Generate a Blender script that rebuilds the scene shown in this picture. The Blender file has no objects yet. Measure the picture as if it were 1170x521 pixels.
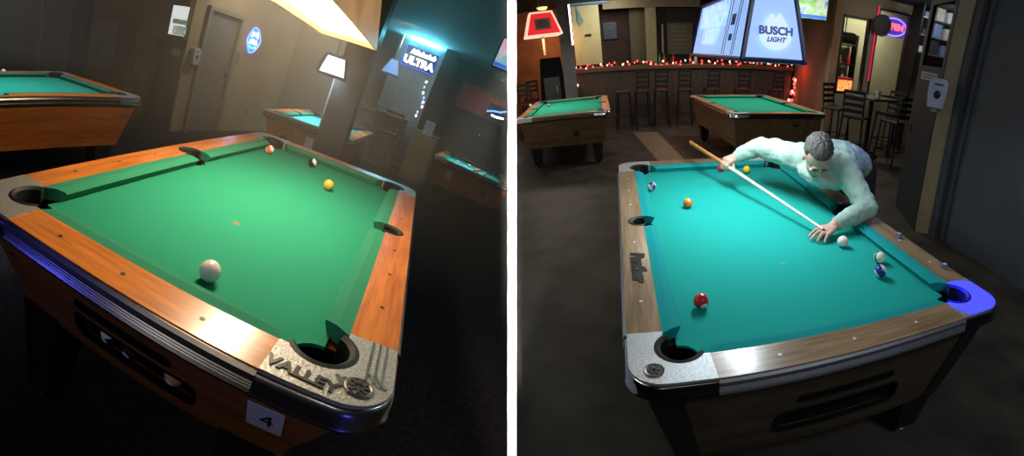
# Two rooms of one bar, side by side, split by a thin white partition; one wide (panoramic) lens sees both.
import bpy, bmesh, math, random
from mathutils import Vector, Matrix, Euler
PI = math.pi
rnd = random.Random(7)
SC = bpy.context.scene
COL = SC.collection
KX, KY, CY = 483.7952, 510.5993, -18.8943
POSE = {
 'L': ([[0.896075, -0.200372, 0.396107], [0.354899, -0.21262, -0.910406], [0.26664, 0.95637, -0.119411]], [-1.29686, -0.068485, 0.364776]),
 'R': ([[0.964024, 0.221283, -0.147279], [-0.06223, -0.350791, -0.934384], [-0.258427, 0.909934, -0.3244]], [0.30993, 0.470481, 1.090432]),
}
WL, WR = 1.2171, 1.4184

TLEN = 2.38
RAIL = 0.80
# ---------------------------------------------------------------- rooms and camera
# each room is built upright in its own metres (floor z=0); the pose places it before the lens
def room_mats(nm):
    R, t = POSE[nm]
    R = Matrix(R); t = Vector(t)
    # camera axes in blender: x right, y up, z back
    F = Matrix(((1, 0, 0), (0, -1, 0), (0, 0, -1)))
    M = (F @ R).to_4x4()
    M.translation = F @ t - (F @ R) @ Vector((0, 0, RAIL))
    return M                                  # room -> camera
M_R, M_L = room_mats('R'), room_mats('L')
CAM_W = M_R.inverted()                        # camera in the world; the world is the right-hand room
ROOM_W = {'R': Matrix.Identity(4), 'L': CAM_W @ M_L}
ROOM = 'R'
ROOTS = []                                    # (object, room)
def ray(nm, px, py):
    lon = (px - 585) / KX; lat = (py - 260.5 - CY) / KY
    dc = Vector((math.sin(lon) * math.cos(lat), -math.sin(lat), -math.cos(lon) * math.cos(lat)))
    Mi = (M_R if nm == 'R' else M_L).inverted()
    return Mi.translation.copy(), (Mi.to_3x3() @ dc).normalized()
def at_z(px, py, z, nm=None):
    o, d = ray(nm or ROOM, px, py); return o + d * ((z - o.z) / d.z)
def at_y(px, py, y, nm=None):
    o, d = ray(nm or ROOM, px, py); return o + d * ((y - o.y) / d.y)
def at_wall(px, py, A, B, nm=None):
    o, d = ray(nm or ROOM, px, py); n = Vector((-(B[1] - A[1]), B[0] - A[0], 0))
    return o + d * ((Vector((A[0], A[1], 0)) - o).dot(n) / d.dot(n))
# ---------------------------------------------------------------- materials
MATS = {}
def nodes_of(m):
    m.use_nodes = True
    nt = m.node_tree
    return nt, nt.nodes, nt.links, nt.nodes['Principled BSDF']
def mat(name, color, rough=.5, metal=0., noise=.12, scale=8., bump=0., coat=0., emit=None, estr=0., spec=.5, stretch=None):
    if name in MATS: return MATS[name]
    m = bpy.data.materials.new(name)
    nt, N, Lk, p = nodes_of(m)
    tc = N.new('ShaderNodeTexCoord'); mp = N.new('ShaderNodeMapping'); nz = N.new('ShaderNodeTexNoise')
    Lk.new(tc.outputs['Object'], mp.inputs['Vector']); Lk.new(mp.outputs['Vector'], nz.inputs['Vector'])
    if stretch: mp.inputs['Scale'].default_value = stretch
    nz.inputs['Scale'].default_value = scale; nz.inputs['Detail'].default_value = 4
    rp = N.new('ShaderNodeValToRGB')
    c = Vector(color[:3])
    rp.color_ramp.elements[0].position = .3; rp.color_ramp.elements[1].position = .7
    rp.color_ramp.elements[0].color = (*(c * (1 - noise)), 1); rp.color_ramp.elements[1].color = (*[min(1, v * (1 + noise)) for v in c], 1)
    Lk.new(nz.outputs['Fac'], rp.inputs['Fac']); Lk.new(rp.outputs['Color'], p.inputs['Base Color'])
    p.inputs['Roughness'].default_value = rough; p.inputs['Metallic'].default_value = metal
    p.inputs['Coat Weight'].default_value = coat; p.inputs['Coat Roughness'].default_value = .12
    p.inputs['Specular IOR Level'].default_value = spec
    if bump:
        b = N.new('ShaderNodeBump'); b.inputs['Strength'].default_value = bump; b.inputs['Distance'].default_value = .004
        Lk.new(nz.outputs['Fac'], b.inputs['Height']); Lk.new(b.outputs['Normal'], p.inputs['Normal'])
    if emit:
        p.inputs['Emission Color'].default_value = (*emit, 1); p.inputs['Emission Strength'].default_value = estr
    MATS[name] = m
    return m
def wood(name, dark, light, axis='X', rough=.32, coat=.4, scale=6., thin=22.):
    if name in MATS: return MATS[name]
    m = bpy.data.materials.new(name)
    nt, N, Lk, p = nodes_of(m)
    tc = N.new('ShaderNodeTexCoord'); mp = N.new('ShaderNodeMapping')
    s = {'X': (.08, 1, 1), 'Y': (1, .08, 1), 'Z': (1, 1, .08)}[axis]
    mp.inputs['Scale'].default_value = s
    Lk.new(tc.outputs['Object'], mp.inputs['Vector'])
    nz = N.new('ShaderNodeTexNoise'); nz.inputs['Scale'].default_value = scale * 4; nz.inputs['Detail'].default_value = 5; nz.inputs['Distortion'].default_value = .6
    n2 = N.new('ShaderNodeTexNoise'); n2.inputs['Scale'].default_value = thin * 4; n2.inputs['Detail'].default_value = 3
    mx = N.new('ShaderNodeMix'); mx.data_type = 'FLOAT'; mx.inputs['Factor'].default_value = .45
    Lk.new(mp.outputs['Vector'], nz.inputs['Vector']); Lk.new(mp.outputs['Vector'], n2.inputs['Vector'])
    Lk.new(nz.outputs['Fac'], mx.inputs['A']); Lk.new(n2.outputs['Fac'], mx.inputs['B'])
    rp = N.new('ShaderNodeValToRGB')
    rp.color_ramp.elements[0].position = .36; rp.color_ramp.elements[1].position = .62
    rp.color_ramp.elements[0].color = (*dark, 1); rp.color_ramp.elements[1].color = (*light, 1)
    Lk.new(mx.outputs['Result'], rp.inputs['Fac']); Lk.new(rp.outputs['Color'], p.inputs['Base Color'])
    p.inputs['Roughness'].default_value = rough; p.inputs['Coat Weight'].default_value = coat; p.inputs['Coat Roughness'].default_value = .15
    MATS[name] = m
    return m
def glow(name, color, strength, base=None, noise=0.):
    if name in MATS: return MATS[name]
    m = bpy.data.materials.new(name)
    nt, N, Lk, p = nodes_of(m)
    p.inputs['Base Color'].default_value = (*(base or color), 1)
    p.inputs['Roughness'].default_value = .4
    p.inputs['Emission Color'].default_value = (*color, 1); p.inputs['Emission Strength'].default_value = strength
    if noise:
        tc = N.new('ShaderNodeTexCoord'); nz = N.new('ShaderNodeTexNoise'); nz.inputs['Scale'].default_value = noise
        rp = N.new('ShaderNodeValToRGB'); rp.color_ramp.elements[0].position = .35; rp.color_ramp.elements[1].position = .65
        rp.color_ramp.elements[0].color = (*[v * .55 for v in color], 1); rp.color_ramp.elements[1].color = (*color, 1)
        Lk.new(tc.outputs['Object'], nz.inputs['Vector']); Lk.new(nz.outputs['Fac'], rp.inputs['Fac']); Lk.new(rp.outputs['Color'], p.inputs['Emission Color'])
    MATS[name] = m
    return m
def picture_mat(name, cols, scale=5., strength=1., emit=True):
    """blotchy picture (a lit screen or a print) from a voronoi pattern"""
    if name in MATS: return MATS[name]
    m = bpy.data.materials.new(name)
    nt, N, Lk, p = nodes_of(m)
    tc = N.new('ShaderNodeTexCoord'); nz = N.new('ShaderNodeTexNoise'); nz.inputs['Scale'].default_value = scale; nz.inputs['Detail'].default_value = 3
    rp = N.new('ShaderNodeValToRGB'); rp.color_ramp.interpolation = 'LINEAR'
    e = rp.color_ramp.elements
    e[0].position = .3; e[0].color = (*cols[0], 1); e[1].position = .7; e[1].color = (*cols[-1], 1)
    for i, c in enumerate(cols[1:-1]):
        q = e.new(.3 + .4 * (i + 1) / (len(cols) - 1)); q.color = (*c, 1)
    Lk.new(tc.outputs['Object'], nz.inputs['Vector']); Lk.new(nz.outputs['Fac'], rp.inputs['Fac'])
    Lk.new(rp.outputs['Color'], p.inputs['Base Color'])
    if emit:
        Lk.new(rp.outputs['Color'], p.inputs['Emission Color']); p.inputs['Emission Strength'].default_value = strength
    MATS[name] = m
    return m
def stripe_ball_mat(name, color, base=(.85, .82, .75), half=.55, spot=False):
    if name in MATS: return MATS[name]
    m = bpy.data.materials.new(name)
    nt, N, Lk, p = nodes_of(m)
    tc = N.new('ShaderNodeTexCoord'); sx = N.new('ShaderNodeSeparateXYZ')
    Lk.new(tc.outputs['Object'], sx.inputs['Vector'])
    ab = N.new('ShaderNodeMath'); ab.operation = 'ABSOLUTE'; Lk.new(sx.outputs['Z'], ab.inputs[0])
    lt = N.new('ShaderNodeMath'); lt.operation = 'LESS_THAN'; lt.inputs[1].default_value = .0286 * half; Lk.new(ab.outputs[0], lt.inputs[0])
    mx = N.new('ShaderNodeMix'); mx.data_type = 'RGBA'
    mx.inputs['A'].default_value = (*base, 1); mx.inputs['B'].default_value = (*color, 1)
    Lk.new(lt.outputs[0], mx.inputs['Factor'])
    # the white number disc on the +X pole
    gx = N.new('ShaderNodeMath'); gx.operation = 'GREATER_THAN'; gx.inputs[1].default_value = .0286 * .88; Lk.new(sx.outputs['X'], gx.inputs[0])
    m2 = N.new('ShaderNodeMix'); m2.data_type = 'RGBA'; m2.inputs['B'].default_value = (.85, .82, .75, 1)
    Lk.new(mx.outputs['Result'], m2.inputs['A']); Lk.new(gx.outputs[0], m2.inputs['Factor'])
    Lk.new(m2.outputs['Result'], p.inputs['Base Color'])
    p.inputs['Roughness'].default_value = .12; p.inputs['Coat Weight'].default_value = .5
    MATS[name] = m
    return m
# ---------------------------------------------------------------- mesh builder
class MB:
    def __init__(self): self.bm = bmesh.new()
    def _xf(self, vs, M):
        if M is not None:
            for v in vs: v.co = M @ v.co
    def box(self, c, s, M=None, bev=0., rot=None):
        r = bmesh.ops.create_cube(self.bm, size=1.)
        vs = r['verts']
        for v in vs: v.co = Vector((v.co.x * s[0], v.co.y * s[1], v.co.z * s[2]))
        if bev > 0:
            es = list({e for v in vs for e in v.link_edges})
            rb = bmesh.ops.bevel(self.bm, geom=es, offset=bev, segments=2, affect='EDGES', profile=.5)
            vs = list({v for f in rb['faces'] for v in f.verts} | {v for v in vs if v.is_valid})
        T = Matrix.Translation(Vector(c))
        if rot is not None: T = T @ (rot if isinstance(rot, Matrix) else Euler(rot).to_matrix().to_4x4())
        self._xf(vs, T); self._xf(vs, M)
        return vs
    def hexa(self, lo, hi, M=None):
        """frustum: lo and hi are lists of 4 points, same winding"""
        a = [self.bm.verts.new(p) for p in lo]; b = [self.bm.verts.new(p) for p in hi]
        self.bm.faces.new(a[::-1]); self.bm.faces.new(b)
        for i in range(4): self.bm.faces.new((a[i], a[(i + 1) % 4], b[(i + 1) % 4], b[i]))
        self._xf(a + b, M)
    def prism(self, poly, z0, z1, M=None):
        a = [self.bm.verts.new((p[0], p[1], z0)) for p in poly]; b = [self.bm.verts.new((p[0], p[1], z1)) for p in poly]
        self.bm.faces.new(a[::-1]); self.bm.faces.new(b)
        n = len(poly)
        for i in range(n): self.bm.faces.new((a[i], a[(i + 1) % n], b[(i + 1) % n], b[i]))
        self._xf(a + b, M)
    def tube(self, pts, radii, seg=12, caps=True, M=None):
        pts = [Vector(p) for p in pts]
        if not hasattr(radii, '__len__'): radii = [radii] * len(pts)
        rings = []; ref = None
        for i, p in enumerate(pts):
            t = (pts[min(i + 1, len(pts) - 1)] - pts[max(i - 1, 0)]).normalized()
            if ref is None: ref = Vector((0, 0, 1)) if abs(t.z) < .9 else Vector((1, 0, 0))
            u = (ref - t * ref.dot(t)).normalized(); ref = u; w = t.cross(u)
            rings.append([self.bm.verts.new(p + (u * math.cos(2 * PI * k / seg) + w * math.sin(2 * PI * k / seg)) * radii[i]) for k in range(seg)])
        for a, b in zip(rings, rings[1:]):
            for k in range(seg): self.bm.faces.new((a[k], a[(k + 1) % seg], b[(k + 1) % seg], b[k]))
        if caps:
            self.bm.faces.new(rings[0][::-1]); self.bm.faces.new(rings[-1])
        self._xf([v for r in rings for v in r], M)
    def loft(self, secs, seg=20, M=None):
        """secs: (centre, u vector, w vector): an elliptical section with half axes u and w; ends rounded off"""
        rings = []
        for c, u, w in secs:
            c, u, w = Vector(c), Vector(u), Vector(w)
            rings.append([self.bm.verts.new(c + u * math.cos(2 * PI * k / seg) + w * math.sin(2 * PI * k / seg)) for k in range(seg)])
        for a, b in zip(rings, rings[1:]):
            for k in range(seg): self.bm.faces.new((a[k], a[(k + 1) % seg], b[(k + 1) % seg], b[k]))
        self.bm.faces.new(rings[0][::-1]); self.bm.faces.new(rings[-1])
        self._xf([v for r in rings for v in r], M)
    def ball(self, c, r, seg=24, rings=14, M=None):
        rr = bmesh.ops.create_uvsphere(self.bm, u_segments=seg, v_segments=rings, radius=1.)
        r = r if hasattr(r, '__len__') else (r, r, r)
        for v in rr['verts']: v.co = Vector((v.co.x * r[0], v.co.y * r[1], v.co.z * r[2])) + Vector(c)
        self._xf(rr['verts'], M)
        return rr['verts']
    def lathe(self, prof, seg=24, M=None, close=False):
        rings = []
        for r, z in prof:
            rings.append([self.bm.verts.new((r * math.cos(2 * PI * k / seg), r * math.sin(2 * PI * k / seg), z)) for k in range(seg)] if r > 1e-6 else [self.bm.verts.new((0, 0, z))])
        for a, b in zip(rings, rings[1:]):
            for k in range(seg):
                q = [a[k % len(a)], a[(k + 1) % len(a)], b[(k + 1) % len(b)], b[k % len(b)]]
                q = [v for i, v in enumerate(q) if v not in q[:i]]
                if len(q) > 2:
                    try: self.bm.faces.new(q)
                    except ValueError: pass
        self._xf([v for r in rings for v in r], M)
    def quad(self, pts, M=None):
        vs = [self.bm.verts.new(p) for p in pts]; self.bm.faces.new(vs); self._xf(vs, M)
    def sweep(self, path, prof, closed=False):
        """path: list of 2-d points with outward normals [(x,y,nx,ny)]; prof: list of (out, z)"""
        rings = [[self.bm.verts.new((x + nx * o, y + ny * o, z)) for o, z in prof] for x, y, nx, ny in path]
        n = len(prof)
        for a, b in zip(rings, rings[1:]):
            for k in range(n): self.bm.faces.new((a[k], a[(k + 1) % n], b[(k + 1) % n], b[k]))
        self.bm.faces.new(rings[0][::-1]); self.bm.faces.new(rings[-1])
    def build(self, name, m, parent=None, smooth=False, M=None, clip=None, flat_angle=None):
        bm = self.bm
        if M is not None: bmesh.ops.transform(bm, matrix=M, verts=bm.verts)
        bmesh.ops.recalc_face_normals(bm, faces=bm.faces)
        if smooth:
            for f in bm.faces: f.smooth = True
        me = bpy.data.meshes.new(name); bm.to_mesh(me); bm.free()
        if smooth and flat_angle is None: flat_angle = 40
        if smooth and flat_angle:
            try: me.set_sharp_from_angle(angle=math.radians(flat_angle))
            except Exception: pass
        me.materials.append(m)
        o = bpy.data.objects.new(name, me); COL.objects.link(o)
        if parent is not None: o.parent = parent
        else: ROOTS.append((o, ROOM))
        return o
def empty(name, loc=(0, 0, 0), rz=0., label=None, cat=None, group=None):
    o = bpy.data.objects.new(name, None); COL.objects.link(o)
    o.empty_display_size = .1
    o.location = loc; o.rotation_euler = (0, 0, rz)
    ROOTS.append((o, ROOM))
    if label: tag(o, label, cat, group)
    return o
def tag(o, label=None, cat=None, group=None, kind=None):
    if label: o['label'] = label
    if cat: o['category'] = cat
    if group: o['group'] = group
    if kind: o['kind'] = kind
    return o
def struct(o): o['kind'] = 'structure'; return o
def copy_tree(src, parent=None):
    c = src.copy(); COL.objects.link(c)
    if parent is not None: c.parent = parent
    else: ROOTS.append((c, ROOM))
    for ch in list(src.children): copy_tree(ch, c)
    return c
def modified(o, *mods):
    """apply modifiers (type, settings) to an object's mesh"""
    ms = []
    for ty, st in mods:
        m = o.modifiers.new(ty.lower(), ty)
        for k, v in st.items(): setattr(m, k, v)
        ms.append(m)
    dg = bpy.context.evaluated_depsgraph_get(); dg.update()
    me = bpy.data.meshes.new_from_object(o.evaluated_get(dg))
    old = o.data; mats = [s for s in old.materials]
    o.modifiers.clear(); o.data = me
    if not me.materials:
        for s in mats: me.materials.append(s)
    bpy.data.meshes.remove(old)
    return o
def cut(o, cutters):
    """boolean-difference boxes (MB objects) out of o"""
    tmp = []
    for c in cutters:
        bm = c.bm; bmesh.ops.recalc_face_normals(bm, faces=bm.faces)
        me = bpy.data.meshes.new('tmp'); bm.to_mesh(me); bm.free()
        t = bpy.data.objects.new('tmp', me); COL.objects.link(t); tmp.append(t)
        t.parent = o.parent
    modified(o, *[('BOOLEAN', dict(operation='DIFFERENCE', object=t, solver='EXACT')) for t in tmp])
    for t in tmp:
        me = t.data; bpy.data.objects.remove(t); bpy.data.meshes.remove(me)
    return o
FONT = None
def text(name, body, size, m, parent, M, depth=.002, italic=0., bold=0., spacing=1., group=None):
    cu = bpy.data.curves.new('txt', 'FONT'); cu.body = body; cu.size = size; cu.align_x = 'CENTER'; cu.align_y = 'CENTER'
    cu.extrude = depth; cu.shear = italic; cu.offset = bold; cu.space_character = spacing; cu.resolution_u = 3
    t = bpy.data.objects.new('txt', cu); COL.objects.link(t)
    dg = bpy.context.evaluated_depsgraph_get(); dg.update()
    me = bpy.data.meshes.new_from_object(t.evaluated_get(dg))
    bpy.data.objects.remove(t); bpy.data.curves.remove(cu)
    me.name = name; me.transform(M); me.materials.clear(); me.materials.append(m)
    o = bpy.data.objects.new(name, me); COL.objects.link(o)
    if parent is not None: o.parent = parent
    else: ROOTS.append((o, ROOM))
    return o
def frame(origin, xdir, zdir=(0, 0, 1)):
    """matrix whose x runs along xdir, z up, y = into the wall (z cross x)"""
    x = Vector(xdir).normalized(); z = Vector(zdir); z = (z - x * z.dot(x)).normalized(); y = z.cross(x)
    M = Matrix((x, y, z)).transposed().to_4x4(); M.translation = Vector(origin); return M
UP = Matrix.Rotation(PI / 2, 4, 'X')          # text in the xy plane -> standing, facing -y
# plane of the partition in room metres: keep (left room) x_cam < -.013, (right room) x_cam > .013
def clip_plane(nm, off=.014):
    Mi = (M_R if nm == 'R' else M_L).inverted()
    n = (Mi.to_3x3() @ Vector((1, 0, 0))).normalized(); o = Mi.translation
    s = 1 if nm == 'R' else -1
    return o + n * s * off, n * s
def clipped(o, fill=True, off=.014):
    """trim a mesh at the partition (in room metres, the object's own frame must be the room's or its parent's)"""
    co, n = clip_plane(ROOM, off)
    W = o.matrix_basis.copy(); p = o.parent
    while p is not None: W = p.matrix_basis @ W; p = p.parent
    Wi = W.inverted()
    bm = bmesh.new(); bm.from_mesh(o.data)
    co2 = Wi @ co; n2 = (Wi.to_3x3() @ n).normalized()
    g = bmesh.ops.bisect_plane(bm, geom=bm.verts[:] + bm.edges[:] + bm.faces[:], plane_co=co2, plane_no=n2, clear_inner=True, clear_outer=False)
    if fill:
        es = [e for e in g['geom_cut'] if isinstance(e, bmesh.types.BMEdge) and e.is_boundary]
        if es:
            try: bmesh.ops.holes_fill(bm, edges=es, sides=0)
            except Exception: pass
    bm.to_mesh(o.data); bm.free()
    return o
# ---------------------------------------------------------------- pool tables
def arc(cx, cy, r, a0, a1, n):
    return [(cx + r * math.cos(math.radians(a0 + (a1 - a0) * i / n)), cy + r * math.sin(math.radians(a0 + (a1 - a0) * i / n))) for i in range(n + 1)]
CR = .10                                      # casting corner radius
PC, PR = .160, .080                           # corner pocket centre and liner radius
def outline_corner(n=10, end=.245):
    """outer edge of the near-left corner with outward normals, from the left side round to the near side"""
    out = [(0, end, -1, 0)]
    for i in range(n + 1):
        a = math.radians(180 + 90 * i / n)
        out.append((CR + CR * math.cos(a), CR + CR * math.sin(a), math.cos(a), math.sin(a)))
    out.append((end, 0, 0, -1))
    return out
def pool_table(label, group, loc, rz, W, L, st, detail=2, clip=False, root_name='pool_table', legs=(0, 1, 2, 3)):
    root = empty(root_name, loc, rz, label, 'pool table', group)
    def mirror(mx, my):
        M = Matrix.Translation((-W / 2, -L / 2, 0))
        S = Matrix.Diagonal((-1 if mx else 1, -1 if my else 1, 1, 1)); S.translation = Vector((W if mx else 0, L if my else 0, 0))
        return M @ S
    I = mirror(0, 0)
    made = []
    def add(mb, name, m, par=root, M=None, smooth=False):
        o = mb.build(name, m, par, smooth=smooth, M=I if M is None else M)
        made.append(o); return o
    zb = st.get('zb', .38); it, ib = .045, st.get('ib', .13)
    # cabinet
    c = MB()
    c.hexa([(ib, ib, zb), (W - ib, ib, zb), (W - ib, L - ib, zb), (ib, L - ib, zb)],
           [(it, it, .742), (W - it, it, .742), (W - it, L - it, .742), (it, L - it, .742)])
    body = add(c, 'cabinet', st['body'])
    cutters = []
    def yf(z): return ib + (it - ib) * (z - zb) / (.742 - zb)      # the near face leans
    lean = math.atan2(it - ib, .742 - zb)
    def rrect(x0, x1, z0, z1, r, y0, y1):
        m = MB()
        poly = arc(x1 - r, z1 - r, r, 0, 90, 4) + arc(x0 + r, z1 - r, r, 90, 180, 4) + arc(x0 + r, z0 + r, r, 180, 270, 4) + arc(x1 - r, z0 + r, r, 270, 360, 4)
        m.prism(poly, -y1, -y0, Matrix.Rotation(PI / 2, 4, 'X'))
        return m
    for w in st.get('windows', ()):
        x0, x1, z0, z1, r, deep = w
        m = rrect(x0, x1, z0, z1, r, -.05, yf((z0 + z1) / 2) + deep)
        bmesh.ops.transform(m.bm, matrix=I, verts=m.bm.verts)
        cutters.append(m)
    if detail > 1:
        for px_, py_, pr_ in ((PC, PC, .072), (W - PC, PC, .072), (PC, L - PC, .072), (W - PC, L - PC, .072), (.11, L / 2, .058), (W - .11, L / 2, .058)):
            m = MB(); m.prism(arc(px_, py_, pr_, 0, 360, 16)[:-1], .61, .80); bmesh.ops.transform(m.bm, matrix=I, verts=m.bm.verts); cutters.append(m)
    if cutters:
        cut(body, cutters)
    if st.get('windows'):
        for x0, x1, z0, z1, r, deep in st['windows']:
            # rim of the opening and the dark chute behind it
            rim = MB()
            outer = arc(x1 - r, z1 - r, r, 0, 90, 4) + arc(x0 + r, z1 - r, r, 90, 180, 4) + arc(x0 + r, z0 + r, r, 180, 270, 4) + arc(x1 - r, z0 + r, r, 270, 360, 4)
            k = .008
            inner = [(x + (k if x < (x0 + x1) / 2 else -k), z + (k if z < (z0 + z1) / 2 else -k)) for x, z in outer]
            n = len(outer)
            def P(q, out): return (q[0], yf(q[1]) - out, q[1])
            A = [rim.bm.verts.new(P(q, .004)) for q in outer]; B = [rim.bm.verts.new(P(q, .004)) for q in inner]
            C_ = [rim.bm.verts.new(P(q, -.02)) for q in inner]; D = [rim.bm.verts.new(P(q, -.02)) for q in outer]
            for i in range(n):
                j = (i + 1) % n
                for a, b in ((A, B), (B, C_), (C_, D), (D, A)): rim.bm.faces.new((a[i], a[j], b[j], b[i]))
            add(rim, 'return_window_rim', st['rim'], smooth=False)
            ch = MB()
            yb = yf(z1) + deep - .006
            ch.box(((x0 + x1) / 2, yb, (z0 + z1) / 2), (x1 - x0 - .02, .008, z1 - z0 - .02))
            ch.box(((x0 + x1) / 2, yf(z0) + deep / 2 + .012, z0 + .008), (x1 - x0 - .03, deep - .03, .006))
            add(ch, 'return_chute', st['dark'])
    # rail tops (wood), cushions, cloth
    zt = RAIL
    for mx in (0, 1):
        h = L / 2
        notch = arc(.100, h, .064, 76, -76, 12)
        notch = [(min(x, .115), y) for x, y in arc(.100, h, .064, -76.5, -283.5, 14)]
        poly = [(0, .245), (.115, .245)] + [(.115, h - .062)] + [(x, y) for x, y in notch] + [(.115, h + .062), (.115, L - .245), (0, L - .245)]
        m = MB(); m.prism(poly, .752, zt)
        r_ = add(m, 'rail', st['rail_y'], M=mirror(mx, 0))
        if detail > 1:
            for k in (1, 2, 3, 5, 6, 7):
                d = MB(); d.prism(arc(.058, .185 + 2.01 * k / 8, .0065, 0, 360, 8)[:-1], zt - .001, zt + .0008)
                o = d.build('sight', st['sight'], r_, M=mirror(mx, 0)); made.append(o)
    for my in (0, 1):
        m = MB(); m.prism([(.245, 0), (W - .245, 0), (W - .245, .115), (.245, .115)], .752, zt)
        r_ = add(m, 'rail', st['rail_x'], M=mirror(0, my))
        if detail > 1:
            for k in (1, 2, 3):
                d = MB(); d.prism(arc(.185 + (W - .37) * k / 4, .058, .0065, 0, 360, 8)[:-1], zt - .001, zt + .0008)
                o = d.build('sight', st['sight'], r_, M=mirror(0, my)); made.append(o)
    prof = [(.113, zt - .002), (.150, zt - .001), (.176, zt - .008), (.182, zt - .014), (.166, .758), (.113, .756)]
    def cushion(a_back, a_nose, b_back, b_nose, axis, M):
        m = MB(); ra, rb = [], []
        for s, z in prof:
            f = min(1, max(0, (s - .115) / .067))
            a = a_back + (a_nose - a_back) * f; b = b_back + (b_nose - b_back) * f
            ra.append(m.bm.verts.new((s, a, z) if axis == 'y' else (a, s, z)))
            rb.append(m.bm.verts.new((s, b, z) if axis == 'y' else (b, s, z)))
        n = len(prof)
        m.bm.faces.new(ra); m.bm.faces.new(rb[::-1])
        for i in range(n): m.bm.faces.new((ra[i], rb[i], rb[(i + 1) % n], ra[(i + 1) % n]))
        add(m, 'cushion', st['cushion'], M=M)
    for mx in (0, 1):
        for my in (0, 1):
            cushion(.237, .283, L / 2 - .068, L / 2 - .058, 'y', mirror(mx, my))
    for my in (0, 1): cushion(.237, .283, W - .237, W - .283, 'x', mirror(0, my))
    e = .158; dd = math.sqrt(.062 ** 2 - (e - PC) ** 2)
    def corner(mx, my):
        p = arc(PC, PC, .062, math.degrees(math.atan2(e - PC, dd)), math.degrees(math.atan2(dd, e - PC)), 8)   # from near side to left side
        p = [(W - x if mx else x, L - y if my else y) for x, y in p]
        return p
    s = .052
    def side(mx):
        p = arc(.125, L / 2, .06, -57, 57, 8); return [(W - x if mx else x, y) for x, y in p]
    poly = corner(0, 0)[::-1] + corner(1, 0) + side(1) + corner(1, 1)[::-1] + corner(0, 1) + side(0)[::-1]
    m = MB(); m.prism(poly, .748, .757)
    bed = add(m, 'playing_cloth', st['cloth'])
    if detail > 1:
        d = MB(); d.prism(arc(W / 2, .69, .011, 0, 360, 12)[:-1], .7565, .7577)
        o = d.build('foot_spot', st['spot'], bed, M=I); made.append(o)
    m = MB(); m.box((W / 2, L / 2, .735), (W - .54, L - .54, .02))
    add(m, 'slate', st['dark'])
    # corner castings, pockets, trims
    for k, (mx, my) in enumerate(((0, 0), (1, 0), (0, 1), (1, 1))):
        M = mirror(mx, my)
        a0 = math.degrees(math.atan2(.115 - PC, math.sqrt(PR ** 2 - (.115 - PC) ** 2)))
        inner = arc(PC, PC, PR, a0, -270 - a0, 18)
        op = [(x, y) for x, y, _, _ in outline_corner()]
        poly = op + [(.245, .115)] + inner + [(.115, .245)]
        m = MB(); m.prism(poly, .752, zt + .0015)
        cst = add(m, 'corner_casting', st['casting'], M=M)
        m = MB()
        ring = arc(PC, PC, PR - .001, -28, -242, 22); rin = arc(PC, PC, .060, -28, -242, 22)
        hz = [zt + .003] * 23
        A = [m.bm.verts.new((x, y, zt + .001)) for x, y in ring]; B = [m.bm.verts.new((x + (PC - x) * .12, y + (PC - y) * .12, zt + .005)) for x, y in ring]
        C_ = [m.bm.verts.new((x, y, zt - .003)) for x, y in rin]; D = [m.bm.verts.new((x + (PC - x) * -.1, y + (PC - y) * -.1, .66)) for x, y in rin]; E_ = [m.bm.verts.new((x, y, .66)) for x, y in ring]
        for i in range(22):
            for a, b in ((A, B), (B, C_), (C_, D), (D, E_), (E_, A)): m.bm.faces.new((a[i], a[i + 1], b[i + 1], b[i]))
        for i in (0, 22): m.bm.faces.new([A[i], B[i], C_[i], D[i], E_[i]])
        add(m, 'pocket', st['pocket'], M=M, smooth=True)
        m = MB(); m.lathe([(.0, .63), (.07, .63), (.070, .755), (.066, .755), (.062, .636), (0, .636)], 18, Matrix.Translation((PC, PC, 0)))
        add(m, 'pocket_cup', M_hole, M=M, smooth=True)
        m = MB(); m.sweep(outline_corner(), [(-.002, .736), (.008, .736), (.013, .744), (.010, .752), (.010, .776), (.005, .788), (.0, .792), (-.002, .792)])
        add(m, 'corner_trim', st['corner_trim'][k] if isinstance(st['corner_trim'], (list, tuple)) else st['corner_trim'], M=M, smooth=True)
    for mx in (0, 1):
        M = mirror(mx, 0)
        m = MB()
        pts = arc(.098, L / 2, .0635, 60, 300, 16); pin = arc(.104, L / 2, .045, 60, 300, 16)
        A = [m.bm.verts.new((x, y, zt + .001)) for x, y in pts]; B = [m.bm.verts.new((x, y, zt + .004)) for x, y in arc(.099, L / 2, .056, 60, 300, 16)]
        C_ = [m.bm.verts.new((x, y, zt - .004)) for x, y in pin]; D = [m.bm.verts.new((x, y, .745)) for x, y in pin]; E_ = [m.bm.verts.new((x, y, .745)) for x, y in pts]
        for i in range(16):
            for a, b in ((A, B), (B, C_), (C_, D), (D, E_), (E_, A)): m.bm.faces.new((a[i], a[i + 1], b[i + 1], b[i]))
        for i in (0, 16): m.bm.faces.new([A[i], B[i], C_[i], D[i], E_[i]])
        add(m, 'pocket', st['pocket'], M=M, smooth=True)
        m = MB(); m.lathe([(.0, .70), (.050, .70), (.056, .750), (.052, .750), (.046, .706), (0, .706)], 16, Matrix.Translation((.11, L / 2, 0)))
        add(m, 'pocket_cup', M_hole, M=M, smooth=True)
    tp = [(-.001, .742), (.012, .742), (.014, .748), (.011, .754), (.013, .757), (.011, .760), (.013, .764), (.011, .767), (.013, .771), (.011, .774), (.013, .778), (.010, .788), (.004, .796), (-.001, .797)]
    for mx in (0, 1):
        m = MB(); m.sweep([(0, .245, -1, 0), (0, L - .245, -1, 0)], tp); add(m, 'edge_trim', st['trim'], M=mirror(mx, 0))
    for my in (0, 1):
        m = MB(); m.sweep([(.245, 0, 0, -1), (W - .245, 0, 0, -1)], tp)
        add(m, 'edge_trim', st['trim'], M=mirror(0, my))
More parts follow.
